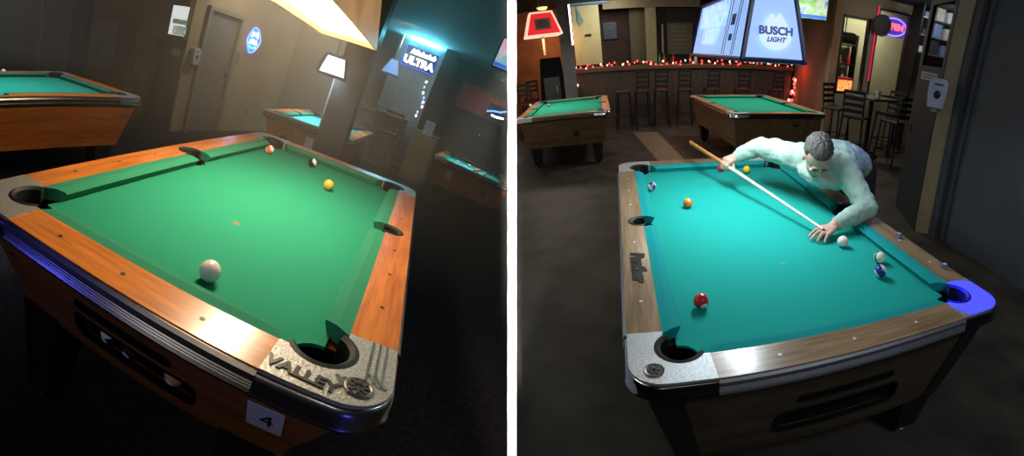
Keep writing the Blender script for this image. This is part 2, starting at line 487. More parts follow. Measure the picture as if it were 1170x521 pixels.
    # apron lip under the rails
    m = MB()
    def rr(k, r):
        return [p for cx, cy, a0 in ((W - k - r, k + r, -90), (W - k - r, L - k - r, 0), (k + r, L - k - r, 90), (k + r, k + r, 180)) for p in arc(cx, cy, r, a0, a0 + 90, 6)]
    A = [m.bm.verts.new((x, y, .720)) for x, y in rr(.030, .085)]; B = [m.bm.verts.new((x, y, .750)) for x, y in rr(.006, .095)]
    A2 = [m.bm.verts.new((x, y, .722)) for x, y in rr(.060, .07)]; B2 = [m.bm.verts.new((x, y, .750)) for x, y in rr(.060, .07)]
    for i in range(len(A)):
        j = (i + 1) % len(A)
        for a, b in ((A, B), (B, B2), (B2, A2), (A2, A)): m.bm.faces.new((a[i], a[j], b[j], b[i]))
    add(m, 'apron', st['apron'])
    # legs
    li = st.get('li', .19); 
    for k, (mx, my) in enumerate(((0, 0), (1, 0), (0, 1), (1, 1))):
        if k not in legs: continue
        M = mirror(mx, my); m = MB()
        a, b = .085, .055
        cx, cy = li + .04, st.get('liy', .24)
        m.hexa([(cx - b, cy - b, .035), (cx + b, cy - b, .035), (cx + b, cy + b, .035), (cx - b, cy + b, .035)],
               [(cx - a, cy - a, zb + .02), (cx + a, cy - a, zb + .02), (cx + a, cy + a, zb + .02), (cx - a, cy + a, zb + .02)])
        lg = add(m, 'leg', st['leg'], M=M)
        m = MB(); m.lathe([(0, 0), (.045, 0), (.048, .012), (.03, .022), (.02, .036), (0, .036)], 16, Matrix.Translation((cx, cy, 0)))
        o = m.build('foot_leveler', st['chrome'], lg, M=M, smooth=True); made.append(o)
    if st.get('corner_posts'):
        for k, (mx, my) in enumerate(((0, 0), (1, 0))):
            m = MB()
            w = .10
            m.hexa([(ib - .004, ib - .005, zb), (ib + w * .8, ib - .005, zb), (ib + w * .8, ib + .02, zb), (ib - .004, ib + .02, zb)],
                   [(it - .004, it - .005, .735), (it + w, it - .005, .735), (it + w, it + .02, .735), (it - .004, it + .02, .735)])
            add(m, 'corner_post', st['leg'], M=mirror(mx, my))
    if st.get('lock'):
        x, z = st['lock']
        m = MB(); m.lathe([(0, 0), (.05, 0), (.05, .006), (.035, .012), (0, .012)], 20, Matrix.Translation((x, yf(z), z)) @ Matrix.Rotation(PI / 2, 4, 'X'))
        add(m, 'cue_ball_return', st['dark'], smooth=True)
    root['_I'] = None; del root['_I']
    if clip:
        for o in made: clipped(o)
        for o in made[:]:
            if len(o.data.polygons) == 0:
                for ch in list(o.children): ch.parent = root
                me = o.data; bpy.data.objects.remove(o); bpy.data.meshes.remove(me)
    return root, I, yf
def ball(x, y, m, label, group, z=.7575, r=.0286, rot=(0, 0, 0), name='pool_ball'):
    b = MB(); b.ball((0, 0, 0), r, 28, 18)
    o = b.build(name, m, smooth=True, flat_angle=0)
    o.location = (x, y, z + r); o.rotation_euler = rot
    tag(o, label, 'ball', group)
    return o
# ================================================================ LEFT-HAND ROOM
ROOM = 'L'
M_dark = mat('black plastic', (.006, .006, .007), .45, noise=.05)
M_hole = mat('pocket black', (.0015, .0015, .0015), .9, noise=.02, spec=.05)
M_pocket = mat('pocket rubber', (.005, .005, .005), .6, noise=.1, bump=.2, scale=60)
M_leg = mat('black laminate', (.010, .010, .011), .4)
M_chrome = mat('chrome', (.62, .62, .64), .16, 1., noise=.03)
M_trimL = mat('ribbed aluminium trim', (.27, .24, .22), .26, 1., noise=.05, scale=40)
M_castL = mat('hammered casting grey', (.42, .40, .36), .42, .55, noise=.28, scale=190, bump=.5)
M_emblem = mat('dark raised lettering', (.10, .09, .08), .35, .5)
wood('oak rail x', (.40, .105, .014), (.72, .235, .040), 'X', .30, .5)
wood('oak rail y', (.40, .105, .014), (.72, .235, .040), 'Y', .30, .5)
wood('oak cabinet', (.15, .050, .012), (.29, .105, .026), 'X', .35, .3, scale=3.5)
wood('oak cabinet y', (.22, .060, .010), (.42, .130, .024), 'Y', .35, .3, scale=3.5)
def cloth(name, c):
    return mat(name, c, .95, noise=.07, scale=420, bump=.15, spec=.15)
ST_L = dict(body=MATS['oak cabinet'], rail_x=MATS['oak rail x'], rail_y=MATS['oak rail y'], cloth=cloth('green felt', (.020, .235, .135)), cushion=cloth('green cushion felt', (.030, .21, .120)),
            casting=M_castL, corner_trim=M_trimL, trim=M_trimL, pocket=M_pocket, dark=M_dark, rim=mat('black window rim', (.02, .019, .022), .22, .6), apron=mat('dark apron', (.05, .022, .012), .4),
            leg=M_leg, chrome=M_chrome, sight=mat('dark sight', (.02, .016, .012), .5), spot=mat('spot paper', (.40, .10, .05), .8),
            zb=.42, ib=.17, windows=((.42, .83, .475, .575, .03, .16), (.44, .76, .597, .632, .015, .03)))
T1, I1, yf1 = pool_table('large pool table with orange oak rails and green cloth, VALLEY on its corner', 'pool tables', (WL / 2, TLEN / 2, 0), 0, WL, TLEN, ST_L)
# writing on the near-right casting, the emblem beside it, the coin slot cover and the number card
W_ = WL
castings = [c for c in T1.children if c.name.startswith('corner_casting')]
nr = castings[1]
text('valley_lettering', 'VALLEY', .043, M_emblem, nr, I1 @ Matrix.Translation((W_ - .172, .034, RAIL + .002)) @ Matrix.Rotation(math.radians(-3), 4, 'Z') @ Matrix.Diagonal((1., 1., 1, 1)), .0025, bold=.0016)
m = MB(); m.lathe([(.026, 0), (.030, .003), (.026, .005), (.022, .003), (.0, .003)], 20, Matrix.Translation((W_ - .066, .060, RAIL + .0015)))
for a in range(8):
    m.box((.0, .015, .004), (.006, .014, .004), Matrix.Translation((W_ - .066, .060, RAIL + .0015)) @ Matrix.Rotation(a * PI / 4, 4, 'Z'))
m.build('emblem', M_emblem, nr, M=I1, smooth=False)
m = MB()
for k in range(3): m.box((W_ - .026 - .016 * k, .165, RAIL + .003), (.005, .15, .004))
for k in range(2): m.box((W_ - .097 + .014 * k, .055, RAIL + .003), (.008, .05, .004), rot=(0, 0, math.radians(38)))
for k in range(2): m.box((W_ - .040 + .012 * k, .098, RAIL + .003), (.008, .04, .004), rot=(0, 0, math.radians(38)))
m.build('raised_stripes', mat('polished stripes', (.55, .54, .52), .25, .9), nr, M=I1)
lean1 = math.atan2(.17 - .045, .742 - .42)
def on_front(x, z, out=.004, tilt=0.):
    return I1 @ Matrix.Translation((x, yf1(z) - out, z)) @ Matrix.Rotation(lean1, 4, 'X') @ UP @ Matrix.Rotation(tilt, 4, 'Z')
m = MB(); m.box((0, 0, 0), (.085, .105, .003)); card = m.build('number_card', mat('lilac card', (.48, .44, .60), .7), T1, M=on_front(1.005, .60, .004, .06))
text('numeral', '4', .070, M_dark, card, on_front(1.01, .597, .0070, .06), .0006)
m = MB(); m.box((0, 0, 0), (.10, .045, .012), bev=.004); m.build('coin_slot_cover', mat('copper cover', (.36, .13, .05), .4, .2), T1, M=on_front(1.05, .690, .004))
# balls waiting in the return
yb = yf1(.515) + .038
M_cream = stripe_ball_mat('ball cream', (.55, .33, .16), half=2)
for x, mm, lb in ((.745, M_cream, 'tan ball lying at the right of the ball return window under the oak table'),
                  (.520, stripe_ball_mat('ball dark stripe', (.02, .02, .03), half=.5, spot=True), 'dark striped ball at the left of the ball return window'),
                  (.600, stripe_ball_mat('ball dark', (.03, .02, .03), half=2), 'dark ball with a white number disc in the middle of the return window')):
    b = ball(x, yb, mm, lb, 'balls in the return window', z=.4865, rot=(0, .5, -1.7))
# balls on the cloth
def on_cloth(px, py): p = at_z(px, py, .757 + .0286); return p.x, p.y
for px, py, mm, lb, rot in ((240, 310, mat('ball white', (.80, .72, .62), .12, coat=.5, noise=.03), 'white cue ball near the front rail of the oak table', (0, 0, 0)),
                            (308, 171, stripe_ball_mat('ball orange stripe', (.75, .16, .02), half=.45), 'orange striped ball in the far left corner of the oak table', (0.1, .9, .4)),
                            (357, 186, stripe_ball_mat('ball black', (.012, .012, .012), half=.62), 'black and white ball against the far rail of the oak table', (.4, .9, .2)),
                            (375.5, 211.5, stripe_ball_mat('ball gold', (.78, .42, .04), half=2), 'yellow ball in front of the far rail of the oak table', (0, -.4, .5))):
    x, y = on_cloth(px, py); ball(x, y, mm, lb, 'balls on the oak table', rot=rot)
# --- the other tables of this room
ST_L2 = dict(ST_L, windows=(), body=MATS['oak cabinet y'], cloth=cloth('blue green felt', (.010, .24, .17)), cushion=cloth('blue green cushion', (.012, .15, .10)), corner_trim=M_trimL, zb=.38, ib=.13)
a = math.radians(-15); W2 = 1.45
c_ = Vector((-.98, 2.22, 0)); xd = Vector((math.cos(a), math.sin(a), 0)); yd = Vector((-math.sin(a), math.cos(a), 0))
ctr = c_ - xd * W2 / 2 - yd * TLEN / 2
T2, _, _ = pool_table('orange pool table at the left edge of the left photo, seen from its long side', 'pool tables', ctr, a, W2, TLEN, ST_L2, detail=1)
x, y = at_z(4, 82, .785).x, at_z(4, 82, .785).y
ball(x, y, MATS['ball white'], 'white ball on the table at the left edge of the left photo', 'balls on far tables')
ST_L3 = dict(ST_L2, cloth=cloth('far teal felt', (.02, .34, .30)), lock=(.30, .55))
T3, I3, yf3 = pool_table('brown pool table behind the dark pillar, with teal cloth', 'pool tables', (-.58 + .525, 3.80 + .95, 0), 0, 1.05, 1.9, ST_L3, detail=1)
T4, I4, yf4 = pool_table('dim brown pool table at the right edge of the left photo, balls on it', 'pool tables', (2.28, 7.2, 0), math.radians(-8), 1.36, TLEN, dict(ST_L3, lock=(.95, .55)), detail=1, clip=True)
m = MB(); m.box((0, 0, 0), (.09, .15, .003)); m.build('number_card', MATS['lilac card'], T4, M=I4 @ Matrix.Translation((.33, yf4(.6) - .008, .60)) @ Matrix.Rotation(.3, 4, 'X') @ UP)
m = MB(); m.box((0, 0, 0), (.09, .15, .003)); m.build('number_card', MATS['lilac card'], T3, M=I3 @ Matrix.Translation((.60, yf3(.6) - .008, .60)) @ Matrix.Rotation(.3, 4, 'X') @ UP)
tcol = [('white', 'ball white', 0), ('white striped', 'ball orange stripe', 0), ('pale', 'ball cream', 0), ('orange', 'ball orange', (.80, .22, .02)), ('red', 'ball red', (.55, .03, .02)), ('white', 'ball white', 0), ('dark', 'ball dark', 0), ('red', 'ball red', 0)]
for i, (px, py) in enumerate(((515, 178), (542, 184), (549, 186), (558, 187), (564, 191), (570, 190), (576, 191), (578, 195))):
    nm_, mk, colr = tcol[i]
    mm = MATS.get(mk) or stripe_ball_mat(mk, colr, half=2)
    p = at_y(px, py, 6.75)
    k = (px - 515) / 63
    x = 1.92 + .56 * k; y = 6.66 + .20 * ((i + 1) % 3)
    b = ball(x, y, mm, f'{nm_} ball, {["first", "second", "third", "fourth", "fifth", "sixth", "seventh", "eighth"][i]} from the left on the dim table', 'balls on the dim table', z=.757)
# --- room shell
M_carpet = mat('dark carpet', (.016, .016, .021), .95, noise=.4, scale=30, bump=.3, spec=.1)
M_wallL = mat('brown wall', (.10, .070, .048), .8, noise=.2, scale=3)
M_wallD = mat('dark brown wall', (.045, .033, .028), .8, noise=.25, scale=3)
M_beige = mat('beige wall', (.30, .24, .16), .8, noise=.12, scale=2)
M_doorD = mat('dark door paint', (.035, .033, .036), .5)
M_doorG = mat('grey door paint', (.15, .14, .145), .5)
M_frameG = mat('grey frame paint', (.20, .17, .14), .5)
def slab(name, c, s, m, room_clip=True, rot=None, bev=0.):
    b = MB(); b.box(c, s, rot=rot, bev=bev); o = struct(b.build(name, m))
    if room_clip: clipped(o)
    return o
def wall(name, A, B, z0, z1, m, th=.1, side=1):
    """a wall from A to B, thickness to the far side"""
    A = Vector((A[0], A[1], 0)); B = Vector((B[0], B[1], 0)); d = (B - A).normalized(); n = Vector((-d.y, d.x, 0)) * side
    b = MB(); b.hexa([A + Vector((0, 0, z0)), B + Vector((0, 0, z0)), B + n * th + Vector((0, 0, z0)), A + n * th + Vector((0, 0, z0))],
                     [A + Vector((0, 0, z1)), B + Vector((0, 0, z1)), B + n * th + Vector((0, 0, z1)), A + n * th + Vector((0, 0, z1))])
    return clipped(struct(b.build(name, m)))
HC = 2.75
slab('floor', (-1, 4, -.05), (18, 14, .1), M_carpet)
slab('ceiling', (-1, 4, HC + .05), (18, 14, .1), mat('dim ceiling', (.22, .24, .24), .8, noise=.1, scale=2))
YB = 4.80
wall('wall_back', (-9.5, YB), (-2.82, YB), 0, HC, M_wallL)
wall('wall_back', (-2.82, YB), (-2.30, YB), 1.28, HC, M_wallL)
A_, B_ = (-2.26, 4.76), (-1.77, 7.31)
dW = (Vector((B_[0], B_[1], 0)) - Vector((A_[0], A_[1], 0))).normalized()
def wp(s, off=0.):                            # a point on the door wall
    return Vector((A_[0], A_[1], 0)) + dW * s + Vector((dW.y, -dW.x, 0)) * off
wall('wall_left', wp(-.02)[:2], wp(.26)[:2], 0, HC, M_beige)
wall('wall_left', wp(.26)[:2], wp(1.05)[:2], 1.84, HC, M_beige)
wall('wall_left', wp(1.05)[:2], wp(2.9)[:2], 0, HC, M_beige)
e1 = wp(2.9)
wall('wall_left', e1[:2], (-.9, 9.0), 0, HC, M_wallL)
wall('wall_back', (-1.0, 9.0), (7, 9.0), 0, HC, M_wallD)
# dark door in the back wall
def door(name, P, d, w, h, m, frame_m, handle_m, side=1, panels=False, knob_z=.95, knob_left=True):
    d = Vector(d).normalized(); n = Vector((-d.y, d.x, 0))
    M = Matrix((d, n, Vector((0, 0, 1)))).transposed().to_4x4(); M.translation = Vector((P[0], P[1], 0))
    b = MB(); b.box((w / 2, .03, h / 2), (w - .02, .04, h - .01)); o = struct(b.build(name, m, M=M))
    b = MB()
    b.box((.0, .0, h / 2), (.06, .13, h + .06)); b.box((w, .0, h / 2), (.06, .13, h + .06)); b.box((w / 2, .0, h + .03), (w + .06, .13, .06))
    b.build('door_frame', frame_m, o, M=M)
    kx = .06 if knob_left else w - .08
    b = MB(); b.lathe([(0, 0), (.028, 0), (.028, .008), (.012, .012), (.012, .035), (.03, .045), (.03, .06), (0, .066)], 16, Matrix.Translation((kx + .03, .01, knob_z)) @ Matrix.Rotation(PI / 2, 4, 'X'))
    b.build('door_handle', handle_m, o, M=M, smooth=True)
    return o, M
dr, Md = door('door_1', (-2.80, YB), (1, 0, 0), .48, 1.27, M_doorD, mat('door frame dark', (.05, .04, .035), .5), M_chrome, knob_z=.72, knob_left=True)
b = MB(); b.box((.36, -.006, 1.13), (.17, .01, .10)); b.build('door_sign', mat('blue grey sign', (.22, .24, .32), .5), dr, M=Md)
b = MB(); b.lathe([(0, 0), (.035, 0), (.035, .01), (0, .012)], 14, Matrix.Translation((.10, .0, .92)) @ Matrix.Rotation(PI / 2, 4, 'X')); b.build('deadbolt', M_chrome, dr, M=Md)
dr2, Md2 = door('door_2', wp(.26), dW, .79, 1.84, M_doorG, M_frameG, M_chrome, knob_left=False)
# paper sign above the dark door; its lit brightness is put in as glow
def sign_frame(nm, px, py, y): return at_y(px, py, y, nm)
p0 = at_y(199, 5, YB - .02); p1 = at_y(219, 5, YB - .02); p2 = at_y(216, 44, YB - .02)
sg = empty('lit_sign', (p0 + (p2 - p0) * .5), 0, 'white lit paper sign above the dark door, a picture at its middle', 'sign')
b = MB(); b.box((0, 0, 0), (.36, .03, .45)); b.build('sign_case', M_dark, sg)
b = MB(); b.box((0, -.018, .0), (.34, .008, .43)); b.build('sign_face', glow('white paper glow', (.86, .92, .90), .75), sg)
b = MB(); b.box((0, -.024, -.015), (.26, .004, .07)); b.build('picture_strip', picture_mat('sign picture', ((.05, .12, .25), (.3, .25, .1), (.1, .3, .3)), 18, .5), sg)
b = MB(); b.box((0.02, -.024, -.14), (.24, .004, .13)); b.build('picture_patch', picture_mat('sign picture b', ((.75, .75, .6), (.2, .35, .3), (.8, .8, .75)), 22, .5), sg)
def dispenser(M, label, m_body, name='soap_dispenser'):
    r = empty(name, M.translation, 0, label, 'dispenser'); r.matrix_basis = M
    b = MB(); b.prism([(-.065, -.12), (.065, -.12), (.075, -.02), (.075, .09), (.05, .12), (-.05, .12), (-.075, .09), (-.075, -.02)], 0, .10, UP)
    o = b.build('dispenser_body', m_body, r); modified(o, ('BEVEL', dict(width=.015, segments=3)))
    b = MB(); b.ball((0, -.102, -.01), (.028, .008, .034), 16, 10); b.build('window', M_dark, r, smooth=True)
    b = MB(); b.box((0, -.05, -.135), (.05, .04, .03), bev=.008); b.build('spout', mat('grey plastic', (.25, .25, .28), .4), r)
    b = MB(); b.box((0, -.103, .07), (.07, .004, .018)); b.build('label_strip', mat('blue strip', (.05, .10, .25), .4), r)
    return r
Mdis = frame(wp(.13, .0) + Vector((0, 0, 1.13)), dW)
dispenser(Mdis, 'grey soap dispenser on the door jamb by the grey door', mat('pale grey plastic', (.42, .44, .52), .35))
# round neon sign on the beige wall
def neon_round(M, label):
    r = empty('neon_sign', M.translation, 0, label, 'neon sign'); r.matrix_basis = M
    pts = [(.17 * math.cos(t) * (1 + .10 * math.cos(4 * t)), -.03, .21 * math.sin(t) * (1 + .06 * math.cos(3 * t))) for t in [2 * PI * i / 40 for i in range(41)]]
    b = MB(); b.tube(pts, .012, 8); b.build('outer_tube', glow('neon violet blue', (.12, .20, 1.), 3.5), r, smooth=True)
    b = MB(); b.ball((0, -.012, 0), (.155, .012, .19), 24, 12); b.build('backing', glow('sign blue field', (.05, .35, .75), 1.0, noise=9), r, smooth=True)
    b = MB()
    b.tube([(-.09, -.03, .05), (-.05, -.03, .13), (0, -.03, .08), (.05, -.03, .14), (.09, -.03, .05)], .012, 8)
    b.build('mountain_tube', glow('neon white', (.80, .95, 1.), 3.5), r, smooth=True)
    b = MB(); b.tube([(-.11, -.03, -.06), (-.08, -.03, .0), (-.05, -.03, -.06), (-.01, -.03, .01), (.03, -.03, -.06), (.07, -.03, .0), (.11, -.03, -.06)], .012, 8); b.build('script_tube', MATS['neon white'], r, smooth=True)
    b = MB(); b.tube([(-.10, -.03, -.11), (0, -.03, -.135), (.10, -.03, -.11)], .010, 8); b.build('underline_tube', glow('neon green', (.2, .9, .6), 2.5), r, smooth=True)
    return r
pn = at_wall(288.5, 46, A_, B_)
neon_round(frame(pn, dW), 'glowing blue round beer neon on the beige wall right of the grey door')
# small details on the beige wall
for px, py, w, h, lb in ((270, 66, .10, .16, 'small framed notice on the beige wall beside the grey door'), (281, 128, .06, .06, 'small dark wall socket low on the beige wall')):
    p = at_wall(px, py, A_, B_); M = frame(p, dW)
    r = empty('wall_plate', p, 0, lb, 'wall plate'); r.matrix_basis = M
    b = MB(); b.box((0, -.008, 0), (w, .016, h), bev=.004); b.build('plate', mat('plate brown', (.10, .075, .06), .5), r)
    b = MB(); b.box((0, -.018, 0), (w * .7, .004, h * .7)); b.build('insert', mat('plate insert', (.16, .13, .11), .5), r)
# back-left wall dressing
p = at_y(117, 50, YB - .02)
r = empty('wall_poster', p, 0, 'faded grey poster on the dark wall left of the dark door', 'poster')
b = MB(); b.box((0, 0, 0), (.62, .02, .82)); b.build('poster_frame', mat('poster frame', (.06, .05, .045), .5), r)
b = MB(); b.box((0, -.012, 0), (.56, .006, .76)); b.build('poster_sheet', picture_mat('poster print', ((.09, .085, .08), (.12, .115, .11), (.07, .065, .06)), 4, emit=False), r)
p = at_y(147, 55, YB - .02)
r = empty('wall_poster', p, 0, 'small dark red notice on the wall between the poster and the cues', 'poster')
b = MB(); b.box((0, 0, 0), (.22, .014, .42)); b.build('poster_frame', mat('poster frame', (.06, .05, .045), .5), r)
b = MB(); b.box((0, -.009, 0), (.19, .005, .38)); b.build('poster_sheet', mat('dark red print', (.10, .035, .03), .6), r)
def cue(P, Q, label, wood_m, tip_m, butt_m, name='cue_stick', group=None, r0=.0065, r1=.0150):
    """P tip, Q butt end"""
    P, Q = Vector(P), Vector(Q); d = (Q - P); L = d.length
    r = empty(name, Q, 0, label, 'cue', group)
    loc = lambda f: P + d * f - Q
    rr = lambda f: r0 + (r1 - r0) * f
    b = MB(); b.tube([loc(.012), loc(.3), loc(.62)], [rr(.012), rr(.3), rr(.62)], 12); b.build('shaft', tip_m, r, smooth=True)
    b = MB(); b.tube([loc(.62), loc(.8), loc(.985)], [rr(.62), rr(.8), rr(.985)], 12); b.build('butt', wood_m, r, smooth=True)
    b = MB(); b.tube([loc(.985), loc(1)], [rr(1), rr(1) * .9], 12); b.build('bumper', butt_m, r, smooth=True)
    b = MB(); b.tube([loc(0), loc(.012)], [rr(0) * .85, rr(.012)], 12); b.build('tip', M_dark, r, smooth=True)
    return r
M_shaft = mat('maple shaft', (.55, .42, .26), .35, coat=.3)
M_butt = mat('amber butt', (.42, .16, .04), .3, coat=.4)
for px, lb in ((157, 'left cue leaning on the dark wall behind the far corner of the left table'), (163.5, 'right cue leaning on the dark wall behind the far corner of the left table')):
    t = at_y(px, 44, YB - .03); q = at_y(px - 1, 118, YB - .30)
    cue(t, Vector((t.x + .03, YB - .25, .01)), lb, M_butt, mat('dull cue', (.16, .11, .08), .5), M_dark, group='cues leaning on the wall')
for px0, px1, lb in ((85, 101, 'dark square post against the back wall'),):
    a0, a1 = at_y(px0, 20, YB - .12), at_y(px1, 20, YB - .12)
    b = MB(); b.box(((a0.x + a1.x) / 2, YB - .10, HC / 2), (a1.x - a0.x, .16, HC)); struct(b.build('trim_1', mat('post black', (.02, .02, .024), .6)))
for px in (47, 82):
    a0 = at_y(px, 30, YB - .03)
    b = MB(); b.box((a0.x, YB - .02, 1.3), (.02, .03, 2.6)); struct(b.build('trim_2', mat('steel strip', (.30, .29, .27), .35, .6)))
# dark cupboard and a low cabinet glimpsed behind the left table
p = at_y(8, 60, 4.4)
r = empty('sideboard', (p.x - .3, 4.45, 0), 0, 'black cabinet against the back wall behind the left table', 'cabinet')
b = MB(); b.box((0, 0, .42), (1.3, .5, .84), bev=.01); b.build('cabinet_body', M_dark, r)
b = MB(); b.box((0, 0, .86), (1.36, .54, .04), bev=.006); b.build('cabinet_top', mat('cabinet top', (.03, .03, .035), .3), r)
for sx in (-.33, .33):
    b = MB(); b.box((sx, -.255, .44), (.58, .016, .70), bev=.004); d_ = b.build('door', mat('cabinet door', (.016, .016, .02), .4), r)
    b = MB(); b.box((sx * .35, -.275, .5), (.015, .02, .12), bev=.004); b.build('handle', M_chrome, d_)
b = MB(); b.box((p.x - .55, YB - .03, 1.45), (.9, .02, 1.0)); struct(b.build('window_1', mat('night glass blue', (.02, .035, .05), .1)))
# --- lamp over the oak table
def trough(name, label, P, w0, w1, h, L, m_side, m_glow, energy, color, flip_y=True, panels=None, rz=0.):
    """a long bar lamp: P = centre of its lower rim"""
    r = empty(name, P, rz, label, 'lamp')
    b = MB()
    a, c = w0 / 2, w1 / 2; l, k = L / 2, L / 2 - (w0 - w1) / 2 * .6
    lo = [(-a, -l, 0), (a, -l, 0), (a, l, 0), (-a, l, 0)]; hi = [(-c, -k, h), (c, -k, h), (c, k, h), (-c, k, h)]
    V = lambda p: b.bm.verts.new(p)
    A = [V(p) for p in lo]; B = [V(p) for p in hi]
    t = .012
    Ai = [V((p[0] * (1 - t / a), p[1] * (1 - t / l), 0)) for p in lo]; Bi = [V((p[0] * .92, p[1] * .98, h - t)) for p in hi]
    for i in range(4):
        j = (i + 1) % 4
        for q in ((A[i], A[j], B[j], B[i]), (Ai[j], Ai[i], Bi[i], Bi[j]), (A[j], A[i], Ai[i], Ai[j])): b.bm.faces.new(q)
    b.bm.faces.new(B); b.bm.faces.new(Bi[::-1])
    b.build('lamp_shade', m_side, r)
    b = MB()
    b.box((0, 0, .03), (w0 - .03, L - .03, .012)); b.build('diffuser', m_glow, r)
    for sy in (-.35, .35):
        b = MB(); b.tube([(0, sy * L, h), (0, sy * L, HC - P[2])], .006, 6); b.build('hanging_rod', M_chrome, r)
    ld = bpy.data.lights.new('bar lamp light', 'AREA'); ld.shape = 'RECTANGLE'; ld.size = .16; ld.size_y = L * .55; ld.energy = energy; ld.color = color
    lo_ = bpy.data.objects.new('lamp_light', ld); COL.objects.link(lo_); lo_.parent = r; lo_.location = (0, 0, .012)
    return r
pA, pB = at_y(365, 42, 1.75), at_y(432, 54, 1.75)
lampL = trough('bar_lamp', 'long glowing bar lamp hanging over the oak table at the top of the left photo', ((pA.x + pB.x) / 2 + .0, 1.02, (pA.z + pB.z) / 2), pB.x - pA.x, .20, .26, 1.46,
               glow('amber lamp side', (.80, .42, .18), .45, noise=5), glow('warm diffuser', (1., .82, .52), 6.5), 20, (1., .80, .56))
# pendant over the far table
def pendant(P, label, rz, w0, w1, h, m_panel, m_edge, group=None, ceil=HC, glyph=None, name='pendant_lamp', L=None, cord=True):
    r = empty(name, P, rz, label, 'lamp', group)
    L = L or w0; a, c = w0 / 2, w1 / 2; l = L / 2; k = l * w1 / w0 if L == w0 else l - (a - c)
    lo = [(-a, -l, 0), (a, -l, 0), (a, l, 0), (-a, l, 0)]; hi = [(-c, -k, h), (c, -k, h), (c, k, h), (-c, k, h)]
    pans = []
    for i in range(4):
        j = (i + 1) % 4; b = MB()
        q = [Vector(lo[i]), Vector(lo[j]), Vector(hi[j]), Vector(hi[i])]
        n = (q[1] - q[0]).cross(q[3] - q[0]).normalized() * .008
        b.hexa([p for p in q], [p - n for p in q]); pans.append(b.build('shade_panel', m_panel, r))
    b = MB()
    t = .011 if w0 < .5 else .016
    for i in range(4):
        j = (i + 1) % 4
        b.tube([lo[i], hi[i]], t, 6); b.tube([lo[i], lo[j]], t, 6); b.tube([hi[i], hi[j]], t, 6)
    b.build('shade_edges', m_edge, r)
    b = MB(); b.box((0, 0, h), (w1, 2 * k, .015)); b.build('top_plate', m_edge, r)
    if cord:
        b = MB(); b.tube([(0, 0, h), (0, 0, ceil - P[2])], .006, 6); b.build('cord', M_chrome, r)
    return r, pans
pc = at_y(377, 86, 3.05)
M_edgeL = mat('lamp edge grey', (.16, .17, .22), .4, .3)
pd, _ = pendant((pc.x, 3.05, pc.z), 'white glowing pendant lamp over the far brown table', math.radians(18), .24, .165, .165, glow('cool white panel', (.72, .86, 1.), 1.5), M_edgeL)
ld = bpy.data.lights.new('pendant light', 'AREA'); ld.size = .2; ld.energy = 2; ld.color = (.75, .9, 1.)
lo_ = bpy.data.objects.new('lamp_light', ld); COL.objects.link(lo_); lo_.parent = pd; lo_.location = (0, 0, -.01)
pb = at_y(449, 76, 8.)
pd2, _ = pendant((pb.x, 8.0, pb.z - .16), 'small dim blue pendant lamp left of the ultra neon sign', 0, .34, .14, .30, glow('blue panel', (.10, .30, .75), .55), M_edgeL)
# pillar in front of the far table
pp = at_z(392, 180, 0); 
r = struct(MB().build('pillar', M_wallD)) if False else None
b = MB(); b.hexa([(-.12, -.12, 0), (.14, -.12, 0), (.14, .12, 0), (-.12, .12, 0)], [(-.12, -.12, HC), (.12, -.12, HC), (.12, .12, HC), (-.12, .12, HC)])
o = struct(b.build('trim_3', mat('pillar dark', (.035, .032, .034), .35)));  pA_, pB_ = at_y(392, 100, 3.32), at_y(382, 172, 3.32); o.location = ((pA_.x + pB_.x) / 2, 3.32, 0)
b = MB(); b.hexa([(-.15, -.15, 0), (.17, -.15, 0), (.17, .15, 0), (-.15, .15, 0)], [(-.15, -.15, .12), (.17, -.15, .12), (.17, .15, .12), (-.15, .15, .12)])
o2 = b.build('plinth', MATS['pillar dark'], o)
b = MB(); b.box((-.128, -.02, 1.15), (.012, .20, .55)); b.build('streak_strip', mat('pale strip', (.34, .37, .44), .2, .4), o)  # pale strip painted in for the light streak on the pillar
# the counter end with neon above
Yn = 8.9
q0, q1, q2, q3 = at_y(462, 62, Yn), at_y(498, 78, Yn), at_y(474, 145, Yn), at_y(440, 130, Yn)
b = MB(); b.box(((q0.x + q1.x) / 2 - .05, 8.93, 1.4), (q1.x - q0.x + .25, .12, HC - .05)); struct(b.build('trim_4', mat('pale column paint', (.34, .36, .34), .7)))
cn = at_y(480, 68, 8.84)
ns = empty('neon_sign', cn, 0, 'white and cyan ULTRA neon on the pale column', 'neon sign')
M_nw = glow('neon icy white', (.82, .97, 1.), 4.5)
b = MB(); b.box((0, .02, 0), (.72, .02, .46)); b.build('backing', mat('neon backing', (.02, .03, .05), .3), ns)
text('lettering', 'ULTRA', .215, M_nw, ns, Matrix.Translation((0, -.02, -.09)) @ UP, .01, bold=.012)
text('script_lettering', 'Michelob', .15, M_nw, ns, Matrix.Translation((.03, -.02, .11)) @ UP, .008, italic=.35, bold=.006)
pts = [(-.35, -.01, -.22), (.35, -.01, -.22), (.35, -.01, .22), (-.35, -.01, .22), (-.35, -.01, -.22)]
b = MB(); b.tube(pts, .008, 6); b.build('border_tube', glow('neon deep blue', (.05, .12, 1.), 2.0), ns)
ld = bpy.data.lights.new('neon light', 'AREA'); ld.size = .7; ld.size_y = .3; ld.shape = 'RECTANGLE'; ld.energy = 85; ld.color = (.10, .75, 1.)
lo_ = bpy.data.objects.new('neon_light', ld); COL.objects.link(lo_); lo_.parent = ns; lo_.location = (0, -.10, .26); lo_.rotation_euler = (-PI * .84, 0, 0)
